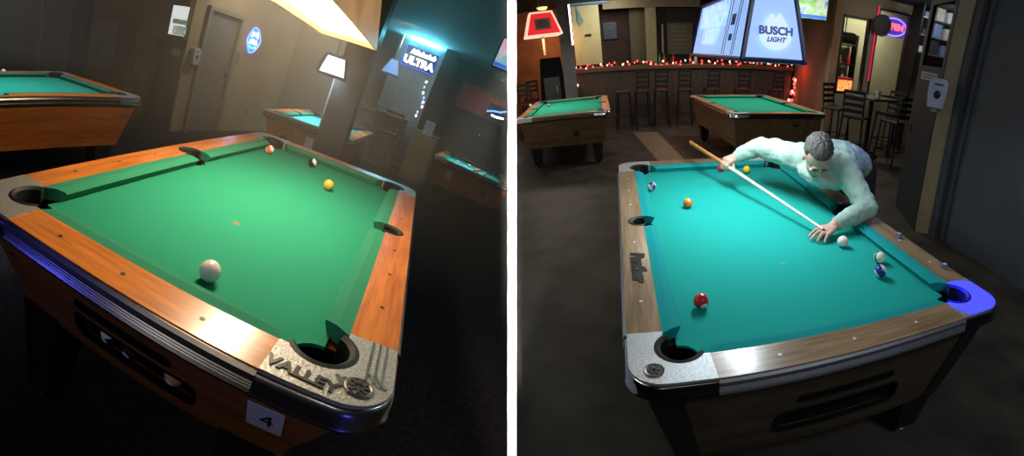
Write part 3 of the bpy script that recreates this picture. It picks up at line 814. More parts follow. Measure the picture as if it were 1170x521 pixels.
# counter and its stools
cA, cB = at_y(408, 118, 8.2), at_y(474, 142, 8.2)
ct = empty('bar_counter', (.12, 8.35, 0), 0, 'brown bar counter below the ultra neon sign', 'counter')
b = MB(); b.box((0, 0, .52), (1.35, .4, 1.04), bev=.01); b.build('counter_front', mat('counter panel', (.14, .10, .085), .6), ct)
b = MB(); b.box((0, -.06, 1.06), (1.45, .56, .05), bev=.01); b.build('counter_top', mat('counter top', (.12, .09, .10), .3), ct)
def bar_stool(label, group, loc, rz, m_f, m_s, h=.74, back=True, slats=3, w=.19):
    r = empty('bar_stool', loc, rz, label, 'bar stool', group)
    b = MB(); b.box((0, 0, h), (2 * w + .02, 2 * w, .05), bev=.018); b.build('seat', m_s, r)
    for sx in (-1, 1):
        b = MB(); b.tube([(sx * (w + .02), -w - .02, 0), (sx * (w - .02), -w + .02, h - .02)], .016, 8); b.build('leg', m_f, r)
        b = MB(); b.tube([(sx * (w + .02), w + .03, 0), (sx * (w - .02), w - .01, h - .02)], .016, 8); b.build('leg', m_f, r)
        if back:
            b = MB(); b.tube([(sx * (w - .02), w - .02, h), (sx * (w - .02), w + .03, h + .42)], .015, 8); b.build('back_post', m_f, r)
    if back:
        for k in range(slats):
            z = h + .40 - k * .10
            b = MB(); b.box((0, w - .0 + .03 * (z - h) / .4, z), (2 * w - .04, .016, .055), bev=.004); b.build('back_slat', m_f, r)
    b = MB()
    z = .26
    for p, q in (((-w, -w, z), (w, -w, z)), ((-w, w, z), (w, w, z)), ((-w, -w, z), (-w, w, z)), ((w, -w, z), (w, w, z))): b.tube([p, q], .010, 6)
    b.build('footrest', m_f, r)
    return r
M_stoolL = mat('stool brown metal', (.045, .036, .032), .45, .3)
M_seatL = mat('stool seat brown', (.05, .03, .024), .5)
for i, (px, py, lb) in enumerate(((418, 168, 'leftmost stool at the brown counter under the neon'), (434, 176, 'middle stool at the brown counter under the neon'), (449, 184, 'rightmost stool at the brown counter under the neon'))):
    bar_stool(lb, 'stools at the counter', (-.52 + .52 * i, 7.75, 0), PI + .1 * i, mat('stool tan', (.10, .075, .045), .45, .2), M_seatL)
# tan box with a paper on it, string of lights on the column
tb = empty('wooden_box', (1.28, 8.2, 0), math.radians(-8), 'tan wooden cabinet standing right of the counter', 'cabinet')
b = MB(); b.box((0, 0, .5), (.52, .5, 1.0), bev=.012); b.build('cabinet_body', mat('tan wood dim', (.20, .155, .075), .5), tb)
b = MB(); b.box((0, -.256, .5), (.44, .012, .86), bev=.004); b.build('door', mat('tan wood door', (.22, .17, .08), .5), tb)
b = MB(); b.box((.16, -.27, .55), (.02, .02, .10), bev=.004); b.build('handle', M_chrome, tb)
pp_ = at_y(490, 147, 7.93)
pa = empty('paper_notice', pp_, 0, 'pale blue paper notice on the tan cabinet', 'paper')
pa.rotation_euler = (0, 0, math.radians(-8))
b = MB(); b.box((0, 0, 0), (.20, .004, .28)); b.build('sheet', mat('pale blue paper', (.36, .42, .48), .8), pa)
b = MB()
for k in range(4): b.box((0, -.003, .08 - .05 * k), (.14, .002, .012))
b.build('text_lines', mat('grey ink', (.2, .22, .25), .8), pa)
def light_string(pts, n, label, mats_, r=.012, name='string_lights', jitter=.02):
    root = empty(name, pts[0], 0, label, 'string lights')
    P0 = Vector(pts[0]); V = [Vector(p) - P0 for p in pts]
    b = MB(); b.tube(V, .004, 6); b.build('cable', M_dark, root)
    # walk the polyline
    seg = [(V[i + 1] - V[i]).length for i in range(len(V) - 1)]; T = sum(seg)
    proto = {}
    for i in range(n):
        s = T * (i + .5) / n; k = 0
        while s > seg[k] and k < len(seg) - 1: s -= seg[k]; k += 1
        p = V[k].lerp(V[k + 1], s / seg[k]) + Vector((rnd.uniform(-1, 1), rnd.uniform(-.4, 0), rnd.uniform(-1, 1))) * jitter
        mm = mats_[i % len(mats_)]
        if mm.name not in proto:
            b = MB(); b.ball((0, 0, 0), (r, r, r * 1.35), 10, 8); o = b.build('bulb', mm, root, smooth=True); proto[mm.name] = o
        else:
            o = proto[mm.name].copy(); COL.objects.link(o); o.parent = root
        o.location = p
    return root
sA, sB, sC = at_y(488, 92, 8.8), at_y(484, 118, 8.8), at_y(476, 134, 8.6)
light_string([sA, sB, sC], 9, 'short string of white lights down the pale column', [glow('bulb cool', (.8, .9, 1.), 5), glow('bulb dim', (.3, .5, .9), 2.)], r=.022, jitter=.04)
# dark post, television, red picture and neon swoosh at the right edge
a0, a1 = at_y(512, 10, 8.8), at_y(540, 10, 8.8)
b = MB(); b.box((a1.x, 8.6, HC / 2), (.3, .3, HC)); clipped(struct(b.build('trim_5', MATS['post black'])))
def screen(P, w, h, label, m_pic, rz=0., tilt=0., bar=None, clip=False):
    r = empty('television', P, rz, label, 'television')
    r.rotation_euler = (tilt, 0, rz)
    os_ = []
    b = MB(); b.box((0, .03, 0), (w + .05, .06, h + .05), bev=.008); os_.append(b.build('bezel', M_dark, r))
    b = MB(); b.box((0, -.004, .0), (w, .006, h)); os_.append(b.build('screen', m_pic, r))
    if bar:
        b = MB(); b.box((0, -.009, -h * .42), (w * .98, .004, h * .12)); os_.append(b.build('score_bar', bar, r))
    b = MB(); b.tube([(0, .06, 0), (0, .3, .05)], .02, 8); os_.append(b.build('wall_mount', M_dark, r))
    if clip:
        for o in os_: clipped(o)
        for o in os_:
            if len(o.data.polygons) == 0: bpy.data.objects.remove(o)
    return r
tv = at_y(563, 74, 5.2)
screen((tv.x + .31, 5.2, tv.z + .21), .62, .40, 'television with a pink and teal picture at the top right of the left photo', picture_mat('tv pink', ((.55, .22, .40), (.75, .45, .55), (.15, .50, .50), (.6, .3, .45)), 3.2, .9), rz=math.radians(-14), bar=glow('tv bar blue', (.02, .10, .60), 1.2), clip=True)
pr0 = at_y(552, 118, 7.9)
rp = empty('framed_picture', (pr0.x, 8.9, at_y(552, 118, 8.9).z), 0, 'dim red framed picture on the dark wall above the dim pool table', 'picture')
rp.location.x = at_y(553, 118, 8.9).x
os_ = []
b = MB(); b.box((0, .02, 0), (1.25, .05, .60), bev=.01); os_.append(b.build('picture_frame', mat('frame brown', (.12, .07, .05), .5), rp))
b = MB(); b.box((0, -.008, 0), (1.12, .008, .48)); os_.append(b.build('picture_print', mat('dull red print', (.34, .05, .05), .6, noise=.3), rp))
for o in os_: clipped(o)
sw = at_y(569, 129, 8.7)
nn = empty('neon_sign', sw, 0, 'white and blue neon swoosh at the right edge in front of the red picture', 'neon sign')
b = MB(); b.tube([(-.24, 0, -.06), (-.1, 0, .0), (.05, 0, .03), (.16, 0, .10)], .018, 8); b.build('blue_tube', glow('neon deep blue b', (.10, .25, 1.), 3.), nn, smooth=True)
b = MB(); b.tube([(-.12, -.01, -.10), (.0, -.01, -.10), (.16, -.01, -.07)], .022, 8); b.build('white_tube', glow('neon white b', (.85, .9, 1.), 3.), nn, smooth=True)
b = MB(); b.box((0, .08, 0), (.45, .03, .30)); b.build('backing', M_dark, nn)
hp = at_y(547, 155, 8.9)
hh = empty('wall_plaque', hp, 0, 'small dark plaque on the wall behind the dim pool table', 'plaque')
b = MB(); b.prism([(-.10, .07), (-.05, .09), (0, .07), (.05, .09), (.10, .07), (.06, -.03), (0, -.10), (-.06, -.03)], 0, .02, UP); b.build('plaque', M_dark, hh)
b = MB(); b.lathe([(0, 0), (.02, 0), (.02, .01), (0, .012)], 12, Matrix.Translation((0, -.02, .02)) @ Matrix.Rotation(PI / 2, 4, 'X')); b.build('stud', M_chrome, hh)
# added fill lamps without fixtures, and added blue spots on the near trim
def area(name, P, aim, size, energy, color, size_y=None, spread=None):
    ld = bpy.data.lights.new(name, 'AREA'); ld.energy = energy; ld.color = color; ld.size = size
    if size_y: ld.shape = 'RECTANGLE'; ld.size_y = size_y
    if spread: ld.spread = spread
    o = bpy.data.objects.new(name, ld); COL.objects.link(o); ROOTS.append((o, ROOM))
    d = (Vector(aim) - Vector(P)).normalized()
    o.location = P; o.rotation_euler = d.to_track_quat('-Z', 'Y').to_euler()
    return o
def spot(name, P, aim, energy, color, angle, blend=.5, r=.03):
    ld = bpy.data.lights.new(name, 'SPOT'); ld.energy = energy; ld.color = color; ld.spot_size = math.radians(angle); ld.spot_blend = blend; ld.shadow_soft_size = r
    o = bpy.data.objects.new(name, ld); COL.objects.link(o); ROOTS.append((o, ROOM))
    d = (Vector(aim) - Vector(P)).normalized()
    o.location = P; o.rotation_euler = d.to_track_quat('-Z', 'Y').to_euler()
    return o
area('fill_light', (-1.9, 1.4, 2.5), (-1.9, 1.4, 0), .6, 15, (.95, .95, 1.), spread=1.6)
area('fill_light', (-1.2, 5.2, 2.6), (-2.1, 6.2, 1.2), .5, 22, (1., .80, .55))
area('fill_light', (2.2, 6.8, 2.6), (2.2, 6.9, 0), .4, 11, (.9, .95, 1.), spread=.9)
area('fill_light', (.3, 7.2, 2.65), (.3, 8.6, .8), .5, 12, (1., .85, .7))
area('fill_light', (-3.6, 3.4, 2.6), (-3.4, 4.8, 1.2), .5, 7, (1., .75, .6))
spot('blue_spot', (-.5, -1.2, 1.15), (.3, 0, .77), 12, (.08, .10, 1.), 30)
spot('blue_spot', (1.75, -.9, .75), (1.1, 0.0, .76), 3, (.08, .10, 1.), 20)
area('fill_light', (.4, -1.9, 2.3), (.6, 0, .5), .6, 2.6, (1., .85, .68))  # added fill from behind the lens for the cabinet front
# added even haze volume that imitates the lens glow round the lamps
b = MB(); b.prism([(.2, .95), (2.66, .95), (2.66, -.06), (10.5, -.06), (10.5, 2.82), (.2, 2.82)], -9.6, 8., Matrix(((0, 0, 1, 0), (1, 0, 0, 0), (0, 1, 0, 0), (0, 0, 0, 1))))
hz = clipped(b.build('lens_glow_haze', bpy.data.materials.new('lens glow haze')), off=.012)
area('fill_light', (-.1, 4.9, 2.6), (-.1, 4.7, 0), .4, 20, (.8, .95, 1.), spread=.9)  # added fill lamp over the far table, no fixture
hm = hz.data.materials[0]; hm.use_nodes = True; nt = hm.node_tree; nt.nodes.clear()
vo = nt.nodes.new('ShaderNodeVolumeScatter'); vo.inputs['Density'].default_value = .038; vo.inputs['Anisotropy'].default_value = .35; vo.inputs['Color'].default_value = (1., .92, .78, 1)
oo = nt.nodes.new('ShaderNodeOutputMaterial'); nt.links.new(vo.outputs['Volume'], oo.inputs['Volume'])
tag(hz, 'thin haze imitating lens glow in the left photo round the glowing bar lamp', 'haze', kind='stuff')
# ================================================================ RIGHT-HAND ROOM
ROOM = 'R'
wood('walnut rail x', (.16, .095, .050), (.36, .235, .135), 'X', .30, .4)
wood('walnut rail y', (.16, .095, .050), (.36, .235, .135), 'Y', .30, .4)
wood('walnut cabinet', (.050, .036, .020), (.095, .070, .040), 'X', .5, .1, scale=3.5)
M_castR = mat('hammered casting silver', (.46, .48, .50), .42, .55, noise=.25, scale=190, bump=.4)
M_trimR = mat('dark chrome trim', (.20, .21, .24), .16, 1., noise=.05)
M_trimS = mat('satin edge trim', (.36, .37, .42), .35, .9, noise=.05)
ST_R = dict(body=MATS['walnut cabinet'], rail_x=MATS['walnut rail x'], rail_y=MATS['walnut rail y'], cloth=cloth('teal felt', (.010, .32, .275)), cushion=cloth('teal cushion felt', (.008, .27, .27)),
            casting=M_castR, corner_trim=M_trimR, trim=M_trimS, pocket=M_pocket, dark=M_dark, rim=M_dark, apron=mat('dark apron grey', (.025, .026, .032), .3, .4),
            leg=M_leg, chrome=M_chrome, sight=mat('white sight', (.75, .72, .66), .4), spot=mat('spot pale', (.12, .30, .28), .9),
            zb=.26, ib=.15, windows=((.47, 1.0, .35, .495, .05, .18), (.54, .94, .535, .578, .02, .04)), corner_posts=True)
T5, I5, yf5 = pool_table('large pool table with walnut rails and teal cloth that the person leans over', 'pool tables', (WR / 2, TLEN / 2, 0), 0, WR, TLEN, ST_R)
rails = [c for c in T5.children if c.name.startswith('rail')]
Mt = I5 @ Matrix.Translation((.062, .70, RAIL + .001)) @ Matrix.Rotation(-PI / 2, 4, 'Z')
text('panther_lettering', 'Panther', .080, M_dark, rails[0], Mt, .002, italic=.25, bold=.005)
castR = [c for c in T5.children if c.name.startswith('corner_casting')]
m = MB(); m.lathe([(.024, 0), (.030, .002), (.028, .004), (.022, .002), (.0, .002)], 20, Matrix.Translation((.072, .060, RAIL + .0015)))
for a in range(3): m.box((0, .0, .003), (.034, .006, .003), Matrix.Translation((.072, .060, RAIL + .0015)) @ Matrix.Rotation(a * PI / 3, 4, 'Z'))
m.build('emblem', M_emblem, castR[0], M=I5)
m = MB(); m.box((.5, .06, RAIL + .0006), (.36, .085, .0012)); m.build('scuffed_patch', mat('scuffed pale laminate', (.50, .46, .44), .35, noise=.25, scale=14), rails[2], M=Matrix.Translation((-.075, 0, 0)) @ I5) if False else m.bm.free()
for px, py, mm, lb, rot in ((743, 213, stripe_ball_mat('ball purple stripe', (.055, .02, .16), half=.5), 'purple striped ball in the far left corner of the teal table', (.2, 1.2, .8)),
                            (786, 232, stripe_ball_mat('ball solid orange', (.80, .20, .03), half=2), 'solid orange ball left of the middle of the teal table', (0, 0, .5)),
                            (853, 194, stripe_ball_mat('ball yellow', (.85, .55, .02), half=2), 'yellow ball beside the far right pocket under the raised arm', (0, 0, 2)),
                            (801, 344, stripe_ball_mat('ball solid red', (.62, .012, .02), half=2), 'solid red ball nearest the front left corner pocket', (0, .35, -1.3)),
                            (823.5, 192, stripe_ball_mat('ball dark red stripe', (.50, .02, .06), half=.6), 'red striped ball under the hand that holds the cue butt', (.4, .7, 0)),
                            (963, 276, MATS['ball white'], 'white cue ball in front of the bridge hand', (0, 0, 0)),
                            (1005, 294, stripe_ball_mat('ball pale green', (.05, .12, .09), half=.25), 'pale ball touching the blue striped ball near the right rail', (1.2, .3, 0)),
                            (1006, 310, stripe_ball_mat('ball blue stripe', (.012, .035, .30), half=.55), 'blue striped ball near the right rail of the teal table', (.5, .7, .4))):
    x, y = on_cloth(px, py)
    if px == 1006:
        q = Vector(on_cloth(1005, 294)); d = (Vector((x, y)) - q)
        if d.length < .0585: x, y = q + d.normalized() * .0585
    if px == 823.5: y = min(y, TLEN - .215)
    if px == 743: x = max(x, .214)
    ball(x, y, mm, lb, 'balls on the teal table', rot=rot)
# chalk cubes on the right rail
for px, py, lb in ((1027, 269, 'blue chalk cube on the right rail nearer the person'), (1079, 304, 'dark chalk cube on the right rail near the blue lit corner')):
    p = at_z(px, py, .812)
    r = empty('chalk_cube', (min(p.x, WR - .03), p.y, RAIL + .001), .4, lb, 'chalk', 'chalk on the rail')
    b = MB(); b.box((0, 0, .011), (.023, .023, .022), bev=.002); b.build('paper_wrap', mat('chalk wrap', (.16, .17, .30), .7), r)
    b = MB(); b.lathe([(.0105, .022), (.0105, .0235), (.004, .0225), (0, .022)], 12); b.build('chalk_top', mat('chalk blue', (.30, .45, .65), .95), r)
# --- other tables
ST_R2 = dict(ST_R, windows=(), corner_posts=False, body=wood('brown laminate', (.10, .055, .022), (.20, .115, .050), 'X', .45, .2, scale=3.5), cloth=cloth('green teal felt', (.02, .30, .20)), cushion=cloth('green teal cushion', (.03, .24, .15)),
             rail_x=wood('light oak x', (.36, .18, .08), (.58, .33, .16), 'X', .3, .4), rail_y=wood('light oak y', (.36, .18, .08), (.58, .33, .16), 'Y', .3, .4), trim=M_trimL, corner_trim=M_chrome, zb=.32, ib=.12)
T6, I6, _ = pool_table('pool table at the left edge of the right photo, round lock on its dim end', 'pool tables', (-.83, 6.55, 0), math.radians(2), 1.42, 2.3, dict(ST_R2, lock=(.88, .50)), detail=1, clip=True)
ROOM = 'R'
for px, py, lb in ((613, 113, 'cream ball farther left on the pool table at the left edge of the right photo'), (627, 118, 'greenish ball on the pool table at the left edge of the right photo')):
    p = at_z(px, py + 3, .757 + .02)
    ball(p.x, max(5.75, min(p.y, 7.3)), stripe_ball_mat('ball dull cream', (.70, .62, .40), half=2) if px == 613 else stripe_ball_mat('ball dull green', (.25, .38, .16), half=2), lb, 'balls on far tables')
T7, I7, _ = pool_table('pool table with a green cloth in the middle of the right photo beyond the person', 'pool tables', (2.20, 5.90, 0), math.radians(5), 1.52, 2.3, dict(ST_R2, body=wood('brown laminate y', (.10, .055, .022), (.22, .12, .050), 'Y', .45, .2, scale=3.5)), detail=1)
m = MB(); m.box((0, 0, 0), (.10, .03, .004)); m.build('coin_plate', M_chrome, T7, M=I7 @ Matrix.Translation((1.02, .05, .62)) @ UP)
# --- shell
M_floorR = mat('brown concrete floor', (.050, .042, .033), .55, noise=.45, scale=3.2, bump=.15, spec=.3)
M_wallR = mat('tan wall', (.16, .115, .075), .8, noise=.15, scale=3)
M_wallB = mat('dark tan wall', (.07, .055, .04), .8, noise=.2, scale=3)
HC = 2.95
slab('floor', (1, 5, -.05), (20, 20, .1), M_floorR)
slab('ceiling', (1, 5, HC + .05), (20, 20, .1), mat('black ceiling', (.03, .03, .03), .9))
f0 = [at_z(px, py, .0) for px, py in ((722, 151), (751, 151), (783, 184), (752, 184))]
b = MB(); b.hexa([p + Vector((0, 0, .0005)) for p in f0], [p + Vector((0, 0, .006)) for p in f0])
struct(b.build('trim_6', mat('tan floor patch', (.16, .115, .075), .5, noise=.15, scale=5)))  # thin lighter tan patch laid over the floor
YBAR = 9.0
YW = 6.7
M_wallW = mat('tan window wall', (.20, .16, .11), .8, noise=.1, scale=3)
xw0 = at_y(945, 100, YW).x
wall('wall_right', (xw0, YW), (4.27, 9.05), 0, HC, mat('rust wall', (.22, .105, .06), .8, noise=.15, scale=3), .12, side=-1)
wins = []
for px0, px1, py_t, py_b in ((958, 990, 18, 108), (997, 1035, 11, 112)):
    pm = (py_t + py_b) / 2
    wins.append((at_y(px0, pm, YW).x, at_y(px1, pm, YW).x, at_y((px0 + px1) / 2, py_b, YW).z, at_y((px0 + px1) / 2, py_t, YW).z))
prev = xw0
for k, (x0, x1, z0, z1) in enumerate(wins):
    wall('wall_right', (prev, YW), (x0, YW), 0, HC, M_wallW, .12); wall('wall_right', (x0, YW), (x1, YW), z1, HC, M_wallW, .12); wall('wall_right', (x0, YW), (x1, YW), 0, z0, M_wallW, .12)
    prev = x1
wall('wall_right', (prev, YW), (8.2, YW), 0, HC, M_wallW, .12)
M_mull = mat('black window frame', (.012, .012, .013), .4)
M_glass = bpy.data.materials.new('window glass'); nt, N, Lk, p_ = nodes_of(M_glass)
p_.inputs['Transmission Weight'].default_value = 1.; p_.inputs['Roughness'].default_value = .0; p_.inputs['IOR'].default_value = 1.02; p_.inputs['Base Color'].default_value = (.95, .97, .96, 1)
for k, (x0, x1, z0, z1) in enumerate(wins):
    w, h = x1 - x0, z1 - z0
    M = Matrix.Translation(((x0 + x1) / 2, YW + .05, (z0 + z1) / 2))
    b = MB()
    for sx in (-1, 1): b.box((sx * (w / 2 - .02), 0, 0), (.05, .10, h))
    for sz in (-1, 1): b.box((0, 0, sz * (h / 2 - .02)), (w, .10, .05))
    o = struct(b.build(f'window_{k + 2}', M_mull, M=M))
    b = MB(); b.box((0, .02, 0), (w - .06, .006, h - .06)); b.build('pane', M_glass, o, M=M); win_o = o
# what stands beyond the windows: a pale lit passage
M_pass = mat('pale passage wall', (.40, .38, .24), .8, noise=.1, scale=2)
YP = 8.3
wall('wall_passage', (4.3, YP), (8.2, YP), 0, HC, M_pass, .1)
area('passage_light', ((wins[1][0] + wins[1][1]) / 2 + .3, 7.5, 2.85), ((wins[1][0] + wins[1][1]) / 2, 8.2, 1.2), .5, 26, (1., .95, .74))
area('passage_light', (wins[0][0] + .2, 7.5, 2.85), (wins[0][0] + .2, 8.2, 1.2), .4, 7, (1., .95, .8))
def bottle(P, m, label, h=.28, r=.036):
    b = MB(); b.lathe([(0, 0), (r, 0), (r, h * .55), (r * .4, h * .72), (r * .36, h), (0, h)], 14)
    o = b.build('bottle', m, smooth=True); o.location = P; tag(o, label, 'bottle', 'bottles'); return o
x0, x1, z0, z1 = wins[0]
shx = x0 + .62
sh = empty('wall_shelf', (shx, 8.12, 0), 0, 'dark shelf unit seen through the far window', 'shelf')
b = MB()
for z in (1.05, 1.5, 1.95): b.box((0, 0, z), (1.1, .24, .03))
b.build('shelf_board', M_dark, sh)
for x in (-.55, .55):
    b = MB(); b.box((x, 0, 1.1), (.03, .24, 2.2)); b.build('upright', M_dark, sh)
bc = [('green', mat('green glass', (.05, .22, .08), .15)), ('amber', mat('amber glass', (.35, .13, .03), .15)), ('white', mat('white bottle', (.7, .7, .66), .3)), ('red', mat('red bottle', (.5, .03, .04), .3))]
for i in range(8):
    z = 1.516 if i % 2 else 1.066
    bottle((shx - .42 + .12 * i, 8.10, z), bc[i % 4][1], f'{bc[i % 4][0]} bottle on the {"middle" if i % 2 else "lower"} shelf beyond the far window, {["left end", "second", "third", "right end"][i // 2]}')
rm = empty('vending_machine', ((x0 + x1) / 2 + .16, 7.35, 0), 0, 'glowing red vending machine low behind the far window', 'vending machine')
b = MB(); b.box((0, 0, .62), (.42, .4, 1.24), bev=.02); b.build('machine_body', mat('red enamel', (.45, .02, .02), .3), rm)
b = MB(); b.box((0, -.205, .98), (.34, .02, .42)); b.build('lit_front', picture_mat('red lit front', ((.9, .08, .04), (1., .45, .12), (.5, .02, .03)), 14, 1.2), rm)
tp_ = empty('hanging_speaker', ((x0 + x1) / 2 + .05, 7.2, z1 - .42), 0, 'dark round-topped speaker hanging in the far window', 'speaker')
b = MB(); b.box((0, 0, 0), (.52, .2, .24), bev=.07); b.build('cabinet_body', M_dark, tp_)
b = MB(); b.box((0, -.105, -.02), (.38, .01, .12)); b.build('grille', M_mull, tp_)
b = MB(); b.tube([(0, 0, .1), (0, 0, HC - (z1 - .42))], .012, 6); b.build('rod', M_dark, tp_)
x0, x1, z0, z1 = wins[1]
p = at_y(1008, 29, YW - .10)
rs = empty('round_sign', p, 0, 'black round sign hanging in front of the middle window', 'sign')
b = MB(); b.lathe([(0, -.012), (.215, -.012), (.225, 0), (.215, .012), (0, .012)], 32, Matrix.Rotation(PI / 2, 4, 'X')); b.build('sign_disc', mat('matt black sign', (.012, .012, .013), .6), rs, smooth=True)
b = MB(); b.lathe([(.190, .016), (.205, .022), (.212, .012)], 32, Matrix.Rotation(PI / 2, 4, 'X')); b.build('sign_rim', mat('dark rim', (.05, .045, .04), .4), rs, smooth=True)
b = MB(); b.tube([(0, 0, .21), (0, .02, .45)], .006, 6); b.build('hanger', M_chrome, rs)
p = at_y(1021, 31, YW + .30)
no = empty('neon_sign', p, 0, 'red and violet open neon behind the middle window', 'neon sign')
text('lettering', 'OPEN', .19, glow('neon red', (1., .10, .14), 2.4), no, Matrix.Translation((0, -.02, 0)) @ UP, .006, bold=.008)
pts = [(.32 * math.cos(t), -.01, .19 * math.sin(t)) for t in [2 * PI * i / 32 for i in range(33)]]
b = MB(); b.tube(pts, .016, 6); b.build('ring_tube', glow('neon violet', (.22, .16, 1.), 2.4), no, smooth=True)
b = MB(); b.box((0, .03, 0), (.62, .02, .42)); b.build('backing', glow('neon violet backing', (.10, .06, .40), .5), no)
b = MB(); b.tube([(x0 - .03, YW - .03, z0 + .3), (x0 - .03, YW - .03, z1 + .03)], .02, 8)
b.build('glowing_edge', glow('magenta edge glow', (.85, .02, .14), .38), win_o, smooth=True)  # glow put into the window's thin magenta edge
# --- the glazed charcoal door standing open, its sticker, jamb and dispenser
J, F = Vector((2.97, 2.36, 0)), Vector((3.28, 3.14, 0))
A_, B_ = (J.x, J.y), (F.x, F.y)
dW = (F - J).normalized(); nW = Vector((dW.y, -dW.x, 0)); LD = (F - J).length
MD = Matrix((-dW, nW, Vector((0, 0, 1)))).transposed().to_4x4(); MD.translation = F       # x from the far edge to the jamb, y away from the room
def d_s(px, py): return LD - (at_wall(px, py, A_, B_) - J).dot(dW)
u0, u1 = max(.10, d_s(1057, 40)), min(LD - .08, d_s(1086, 40))
zb_ = at_wall(1071, 77, A_, B_).z; zt_ = at_wall(1071, 5, A_, B_).z
HD = zt_ + .14
b = MB()
b.box((u0 / 2, .02, HD / 2), (u0, .045, HD)); b.box(((u1 + LD) / 2, .02, HD / 2), (LD - u1, .045, HD)); b.box(((u0 + u1) / 2, .02, zb_ / 2), (u1 - u0 + .004, .045, zb_)); b.box(((u0 + u1) / 2, .02, (zt_ + HD) / 2), (u1 - u0 + .004, .045, HD - zt_))
dr3 = struct(b.build('door_3', mat('charcoal door', (.008, .009, .012), .7), M=MD))
b = MB(); b.box(((u0 + u1) / 2, .02, (zb_ + zt_) / 2), (u1 - u0, .008, zt_ - zb_)); b.build('pane', M_glass, dr3, M=MD)
b = MB(); b.box(((u0 + u1) / 2, -.006, zb_ - .11), (u1 - u0 - .12, .004, .085)); b.build('door_sticker', mat('sticker grey', (.32, .32, .33), .6), dr3, M=MD)
b = MB(); b.box(((u0 + u1) / 2, -.009, zb_ - .095), (u1 - u0 - .2, .003, .014)); b.box(((u0 + u1) / 2 - .03, -.009, zb_ - .125), (u1 - u0 - .26, .003, .012)); b.build('sticker_lines', mat('sticker ink', (.08, .08, .1), .7), dr3, M=MD)
b = MB(); b.lathe([(0, 0), (.028, 0), (.028, .01), (.012, .012), (.012, .04), (.03, .05), (.03, .065), (0, .07)], 16, Matrix.Translation((.07, -.002, 1.0)) @ Matrix.Rotation(PI / 2, 4, 'X')); b.build('door_handle', M_chrome, dr3, M=MD, smooth=True)
# cluttered shelf seen through the door pane
pS = at_y(1072, 48, 6.1)
st = empty('shelf_unit', (pS.x, 6.1, 0), 0, 'cluttered steel shelf unit seen through the door pane', 'shelf')
zs = [pS.z - .30, pS.z + .05, pS.z + .40]
for z in zs:
    b = MB(); b.box((0, 0, z), (1.3, .34, .025)); b.build('shelf_board', mat('steel grey', (.3, .3, .32), .4, .7), st)
for x in (-.64, .64):
    b = MB(); b.box((x, 0, (pS.z + .7) / 2), (.03, .34, pS.z + .7)); b.build('upright', M_dark, st)
cl = [((.65, .68, .75), 'pale'), ((.03, .03, .04), 'black'), ((.15, .2, .4), 'blue'), ((.5, .45, .4), 'tan')]
for i in range(12):
    cc, cn_ = cl[(i + i // 4) % 4]; x = -.45 + .30 * (i % 4); z = zs[i // 4] + .0128
    b = MB(); hh_ = .12 + .055 * ((i * 3) % 4); b.box((0, 0, hh_ / 2), (.20, .22, hh_), bev=.012)
    o = b.build('box', mat('box ' + cn_, cc, .5)); o.location = (pS.x + x, 6.1, z)
    tag(o, f'{cn_} box on the {["lower", "middle", "upper"][i // 4]} steel shelf behind the door pane, {["far left", "left", "right", "far right"][i % 4]}', 'box', 'boxes behind the door pane')
area('passage_light', (pS.x - .3, 5.2, 2.85), (pS.x, 6.2, pS.z), .4, 7, (.9, .95, 1.))
# jamb
E0 = J + Vector((.16, -.14, 0))
b = MB(); b.hexa([J + Vector((-.01, -.02, 0)), E0, E0 + Vector((.06, .06, 0)), J + Vector((.05, .04, 0))], [J + Vector((-.01, -.02, HC)), E0 + Vector((0, 0, HC)), E0 + Vector((.06, .06, HC)), J + Vector((.05, .04, HC))])
struct(b.build('trim_7', mat('tan jamb', (.26, .20, .11), .6)))
# foreground dark wall at the far right, leaning into view
E0 = E0 + Vector((.01, -.01, 0))
M_panel = mat('dark slate panel', (.065, .072, .085), .5, noise=.12, scale=4)
E1 = E0 + Vector((-.02, -3.6, 0))
wall('wall_front', E0[:2], E1[:2], 0, HC, M_panel, .12, side=1)
b = MB(); b.box((0, 0, HC / 2), (.07, .10, HC)); o = struct(b.build('trim_8', mat('panel edge', (.05, .055, .065), .4))); o.location = E0 + Vector((-.03, -.02, 0))
b = MB(); b.box((0, 0, HC / 2), (.03, .03, HC)); o = struct(b.build('trim_9', MATS['panel edge'])); o.location = E0 + Vector((-.02, -.16, 0))
fj = (E0 - J).normalized()
pd_ = at_wall(1071, 106, (J.x, J.y), (E0.x, E0.y))
Mdis = frame(pd_ - Vector((-fj.y, fj.x, 0)) * .03, fj) @ Matrix.Diagonal((1.25, 1.1, 1.22, 1))
dispenser(Mdis, 'pale lilac soap dispenser on the jamb beside the charcoal door', mat('lilac plastic', (.45, .46, .62), .35))
# --- bar end wall, television
tv = at_y(937, 10, 6.5)
screen((tv.x - .28, 6.45, tv.z + .04), .72, .50, 'television with a green sports field at the top right of the bar', picture_mat('tv green', ((.10, .32, .08), (.22, .48, .12), (.55, .65, .5), (.10, .25, .55)), 4.5, .85), rz=math.radians(-16), bar=glow('tv blue bar', (.05, .15, .6), 1.))
